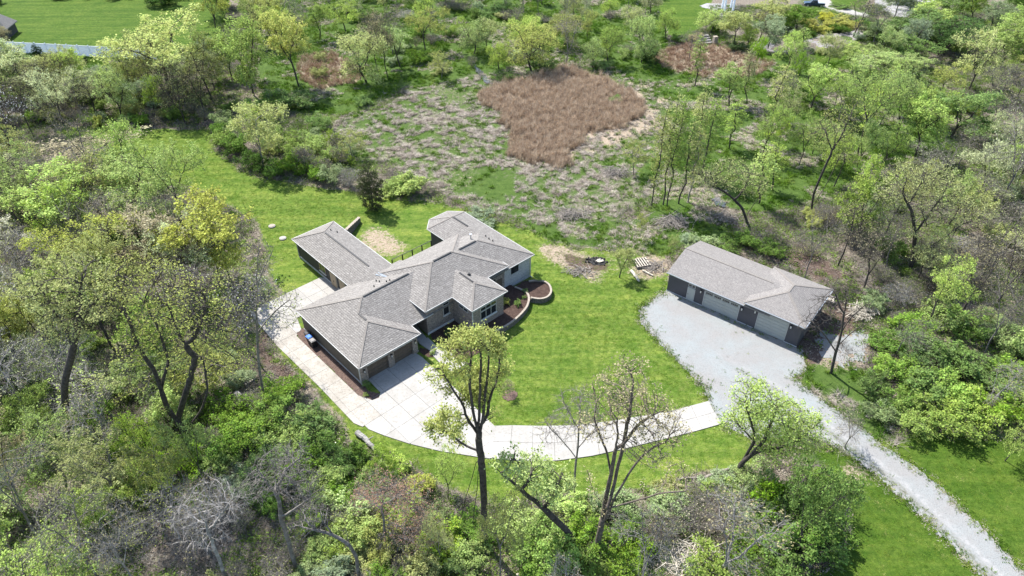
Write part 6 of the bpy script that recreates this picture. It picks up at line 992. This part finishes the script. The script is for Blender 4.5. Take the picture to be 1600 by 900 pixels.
def scatter(name, pts, templates, label):
    pts = np.array(pts, np.float32); n = len(pts)
    me = D_.meshes.new(name + '_points'); me.vertices.add(n); co = pts[:, :3].copy(); me.vertices.foreach_set('co', co.ravel())
    a = me.attributes.new('scl', 'FLOAT', 'POINT'); a.data.foreach_set('value', pts[:, 3].copy()); a = me.attributes.new('rotz', 'FLOAT', 'POINT'); a.data.foreach_set('value', (npr.rand(n) * 6.28).astype(np.float32)); a = me.attributes.new('pick', 'INT', 'POINT'); a.data.foreach_set('value', npr.randint(0, len(templates), n).astype(np.int32))
    o = link(name, me); o['kind'] = 'stuff'; o['label'] = label
    g = D_.node_groups.new(name + '_scatter', 'GeometryNodeTree'); g.interface.new_socket('Geometry', in_out='INPUT', socket_type='NodeSocketGeometry'); g.interface.new_socket('Geometry', in_out='OUTPUT', socket_type='NodeSocketGeometry')
    N_ = g.nodes.new; gi = N_('NodeGroupInput'); go = N_('NodeGroupOutput'); ip = N_('GeometryNodeInstanceOnPoints'); jn = N_('GeometryNodeJoinGeometry'); m2p = N_('GeometryNodeMeshToPoints')
    for i, tm in enumerate(templates):
        to = D_.objects.new(tm.name, tm); oi = N_('GeometryNodeObjectInfo'); oi.inputs['Object'].default_value = to; oi.inputs['As Instance'].default_value = True; g.links.new(oi.outputs['Geometry'], jn.inputs[0])
    def at(nm, ty):
        x = N_('GeometryNodeInputNamedAttribute'); x.data_type = ty; x.inputs['Name'].default_value = nm; return x.outputs['Attribute']
    g.links.new(gi.outputs[0], m2p.inputs[0]); g.links.new(m2p.outputs[0], ip.inputs['Points']); g.links.new(jn.outputs[0], ip.inputs['Instance']); ip.inputs['Pick Instance'].default_value = True
    g.links.new(at('pick', 'INT'), ip.inputs['Instance Index']); g.links.new(at('scl', 'FLOAT'), ip.inputs['Scale']); cx = N_('ShaderNodeCombineXYZ'); g.links.new(at('rotz', 'FLOAT'), cx.inputs[2]); g.links.new(cx.outputs[0], ip.inputs['Rotation'])
    g.links.new(ip.outputs[0], go.inputs[0]); md = o.modifiers.new('scatter', 'NODES'); md.node_group = g; return o
def sample(n, test, x0=-190, x1=190, y0=26, y1=250, seed=0, z=0, s0=.7, s1=1.3):
    """random places inside the view where test(x, y) > random"""
    r = np.random.RandomState(seed); out = []; tot = 0
    while tot < n:
        m = 60000; x = r.uniform(x0, x1, m); y = r.uniform(y0, y1, m)
        dep = y * math.cos(PITCH) + HC * math.sin(PITCH); ok = np.abs(x) / dep < .78; x = x[ok]; y = y[ok]
        k = test(x, y) > r.rand(len(x)); x = x[k]; y = y[k]; out.append(np.stack([x, y], 1)); tot += len(x)
        if len(out) > 40: break
    P = np.concatenate(out)[:n]; i = np.clip(np.searchsorted(XS, P[:, 0]), 0, len(XS) - 1); j = np.clip(np.searchsorted(YS, P[:, 1]), 0, len(YS) - 1)
    return np.concatenate([P, (hz[i, j] + z)[:, None], (s0 + (s1 - s0) * r.rand(len(P)))[:, None]], 1)
def house_out(x, y):
    u = (x - HO[0]) * UA[0] + (y - HO[1]) * UA[1]; v = (x - HO[0]) * VA[0] + (y - HO[1]) * VA[1]; su = (x - SO[0]) * US[0] + (y - SO[1]) * US[1]; sv = (x - SO[0]) * VS[0] + (y - SO[1]) * VS[1]
    return ~((u > -.5) & (u < 30) & (v > -3) & (v < 29)) & ~((su > -.3) & (su < 18.9) & (sv > -.3) & (sv < 9.4))
HARD = [[tuple(G(x, y)[:2]) for x, y in apron_px], [tuple(p) for p in oe] + [tuple(p) for p in ie[::-1]]]; GRV = [GRAVEL]
def hard(x, y): return anyp(x, y, HARD)
ROADS = [GP([(1270, -14), (1290, -14), (1300, 6), (1364, 21), (1356, 26), (1340, 27), (1280, 10)]), GP([(1372, -20), (1500, -20), (1440, 12), (1410, 30), (1366, 9)]), GP([(1180, 68), (1199, 83), (1270, 80), (1332, 67), (1372, 40), (1352, 40), (1285, 55), (1247, 66)])]
base_ok = lambda x, y: house_out(x, y) & ~hard(x, y) & ~anyp(x, y, GRV) & ~anyp(x, y, ROADS)
mm = stuff_mat('reed_stems', [(.30, .22, .155), (.45, .345, .25), (.66, .56, .43)], .8, .3, 2.5, (.6, 1.35))
scatter('reed_bed', sample(5600, lambda x, y: np.clip((zval(w_reed, x, y) + (fbm(x, y, 4.5) - .5) * 1.5 - .30) * 2.2, 0, 1) * (zval(w_reed, x, y) > .06) * np.clip((fbm(x + 7, y, 3) - .05) * 2.0, 0, 1), seed=1, s0=.4, s1=1.2), [clump_mesh('reed_clump', 10 + i, 34, 1.7, .45, .05, .35, mm) for i in range(3)], 'brown standing reeds filling the middle of the marsh')
scatter('reed_bed', sample(1500, lambda x, y: zat('reed2', x, y) * (.25 + fbm(x, y, 6)), seed=2, s0=.5, s1=.95), [clump_mesh('pale_reed_clump', 20 + i, 30, 1.3, .5, .05, .6, stuff_mat('pale_reeds', [(.20, .12, .08), (.33, .23, .16), (.46, .38, .28)], .4, .2, 2.5)) for i in range(2)], 'tan dry reeds in smaller patches beyond the marsh')
dm = stuff_mat('dead_grass', [(.22, .18, .145), (.40, .35, .295), (.58, .52, .45)], .6, .2, 2.2, (.6, 1.3))
scatter('dead_marsh_grass', sample(15000, lambda x, y: (zat('marsh', x, y) & ~zat('reed', x, y) & ~zat('lawn', x, y)) * np.clip((fbm(x + 9, y, 1.3) - .44) * 6, 0, 1) * np.clip((fbm(x + 40, y, 13) - .27) * 5, 0, 1) * np.where(x > 17, .35, 1) * np.where(y < 103, .5, 1) + .28 * (zat('meadow', x, y) & ~zat('lawn', x, y) & ~zat('marsh', x, y)) * np.clip((fbm(x + 31, y + 5, 6) - .55) * 10, 0, 1) * base_ok(x, y), seed=3, s0=.3, s1=.95), [clump_mesh('tussock', 30 + i, 30, .55, .42, .06, 1.6, dm, .6, 3) for i in range(4)], 'grey beige flattened tussocks of dead marsh grass')
gm2 = stuff_mat('meadow_green', [(.05, .115, .015), (.09, .185, .022), (.15, .24, .035), (.28, .33, .10)], .3, .3, 2.0, (.55, 1.4))
scatter('meadow_grass', sample(26000, lambda x, y: ((zat('meadow', x, y) | zat('marsh', x, y)) & ~zat('reed', x, y) & ~zat('lawn', x, y)) * np.clip((fbm(x + 3, y + 8, 3.4) - .33) * 4, 0, 1) * (1 - .9 * (zat('marsh', x, y) & (fbm(x + 9, y, 2.0) > .5))) * base_ok(x, y), seed=4, s0=.5, s1=1.4), [clump_mesh('grass_tuft', 40 + i, 22, .52, .4, .06, .8, gm2, .3) for i in range(3)] + [leafclump_mesh('weed_clump', 44, 34, .5, .35, .17, gm2)], 'lush green grass and weeds of the wet meadow')
lg = stuff_mat('lawn_tuft_green', [(.05, .115, .013), (.092, .175, .02), (.17, .24, .036), (.38, .38, .15)], .5, .3, 3.0, (.55, 1.4))
scatter('lawn_grass', sample(34000, lambda x, y: zat('lawn', x, y) * base_ok(x, y) * np.clip(.35 + .9 * (fbm(x * .5 + y * .3, y * 1.6, 4) - .3), 0, 1), y1=175, seed=5, s0=.4, s1=1.0), [clump_mesh('lawn_tuft', 50 + i, 16, .06, .4, .05, 1.4, lg, .3, 1) for i in range(3)], 'tufts of mown lawn grass round the house')
# weeds and crumbs along the edges of the gravel
ga = np.array(GRAVEL)
def near_gravel(x, y):
    dm_ = np.full(len(x), 1e9)
    for i in range(len(ga)):
        a, b = ga[i], ga[(i + 1) % len(ga)]; ab = b - a; t = np.clip(((x - a[0]) * ab[0] + (y - a[1]) * ab[1]) / (ab @ ab), 0, 1); dm_ = np.minimum(dm_, np.hypot(x - a[0] - t * ab[0], y - a[1] - t * ab[1]))
    return dm_
scatter('gravel_weeds', sample(3000, lambda x, y: np.exp(-(near_gravel(x, y) / .55) ** 2) * house_out(x, y) * ~hard(x, y) + .012 * anyp(x, y, GRV) * np.clip((fbm(x, y, 2.5) - .5) * 8, 0, 1) + .22 * np.exp(-(seg_dist(x, y, RUT) / .3) ** 2) * (x > 25) * np.clip((fbm(x, y, 2.5) - .35) * 4, 0, 1), x0=14, x1=55, y0=28, y1=85, seed=6, z=.05, s0=.35, s1=1.1), [leafclump_mesh('verge_weed', 60, 20, .32, .12, .11, lg), clump_mesh('verge_tuft', 61, 16, .16, .3, .05, .9, lg, .3, 1), clump_mesh('verge_straw', 62, 12, .1, .3, .05, 1.4, dm, .5, 1)], 'weeds and dead leaves straggling over the gravel edge')
wood = lambda x, y: (1.0 * (~zat('lawn', x, y) & ~zat('marsh', x, y) & ~zat('meadow', x, y) & ~zat('reed2', x, y))) * base_ok(x, y) * (1 - .8 * zat('straw', x, y)) * (1 - .7 * zat('dirt', x, y))
ug = stuff_mat('undergrowth_green', [(.08, .14, .025), (.16, .25, .045), (.29, .38, .10)], .1, .35, 1.6, (.6, 1.4))
scatter('undergrowth', sample(32000, lambda x, y: wood(x, y) * np.clip((fbm(x + 50, y + 20, 7) - .36) * 5, 0.08, 1), y1=210, seed=7, s0=.5, s1=1.5), [leafclump_mesh('seedling_clump', 70 + i, 46, .55, .5, .13, ug) for i in range(3)], 'low green undergrowth of seedlings and honeysuckle on the woodland floor')
tg = stuff_mat('dead_twigs', [(.10, .085, .07), (.22, .195, .17), (.38, .35, .31)], .3, 0, 2.0, (.6, 1.4))
scatter('brushwood', sample(13000, lambda x, y: wood(x, y) * np.clip((fbm(x + 90, y + 60, 6) - .33) * 3, .08, 1), y1=210, seed=8, s0=.5, s1=1.4), [twig_mesh('twig_litter', 80 + i, 34, .8, tg) for i in range(3)] + [clump_mesh('dry_stalks', 84, 20, .8, .5, .035, .6, tg)], 'fallen twigs and dry stalks on the woodland floor')
ll = stuff_mat('dead_leaves', [(.16, .12, .09), (.30, .25, .20), (.46, .41, .34)], .4, .1, 3.0, (.6, 1.4))
scatter('leaf_litter', sample(22000, lambda x, y: np.maximum(wood(x, y), np.clip((fbm(x, y, 1.3) - .52) * 6, 0, .5) * zat('straw', x, y) * base_ok(x, y)), y1=180, seed=9, s0=.6, s1=1.4), [leafclump_mesh('litter_patch', 90 + i, 36, .8, .08, .12, ll) for i in range(2)], 'brown dead leaves and straw lying on the woodland floor')
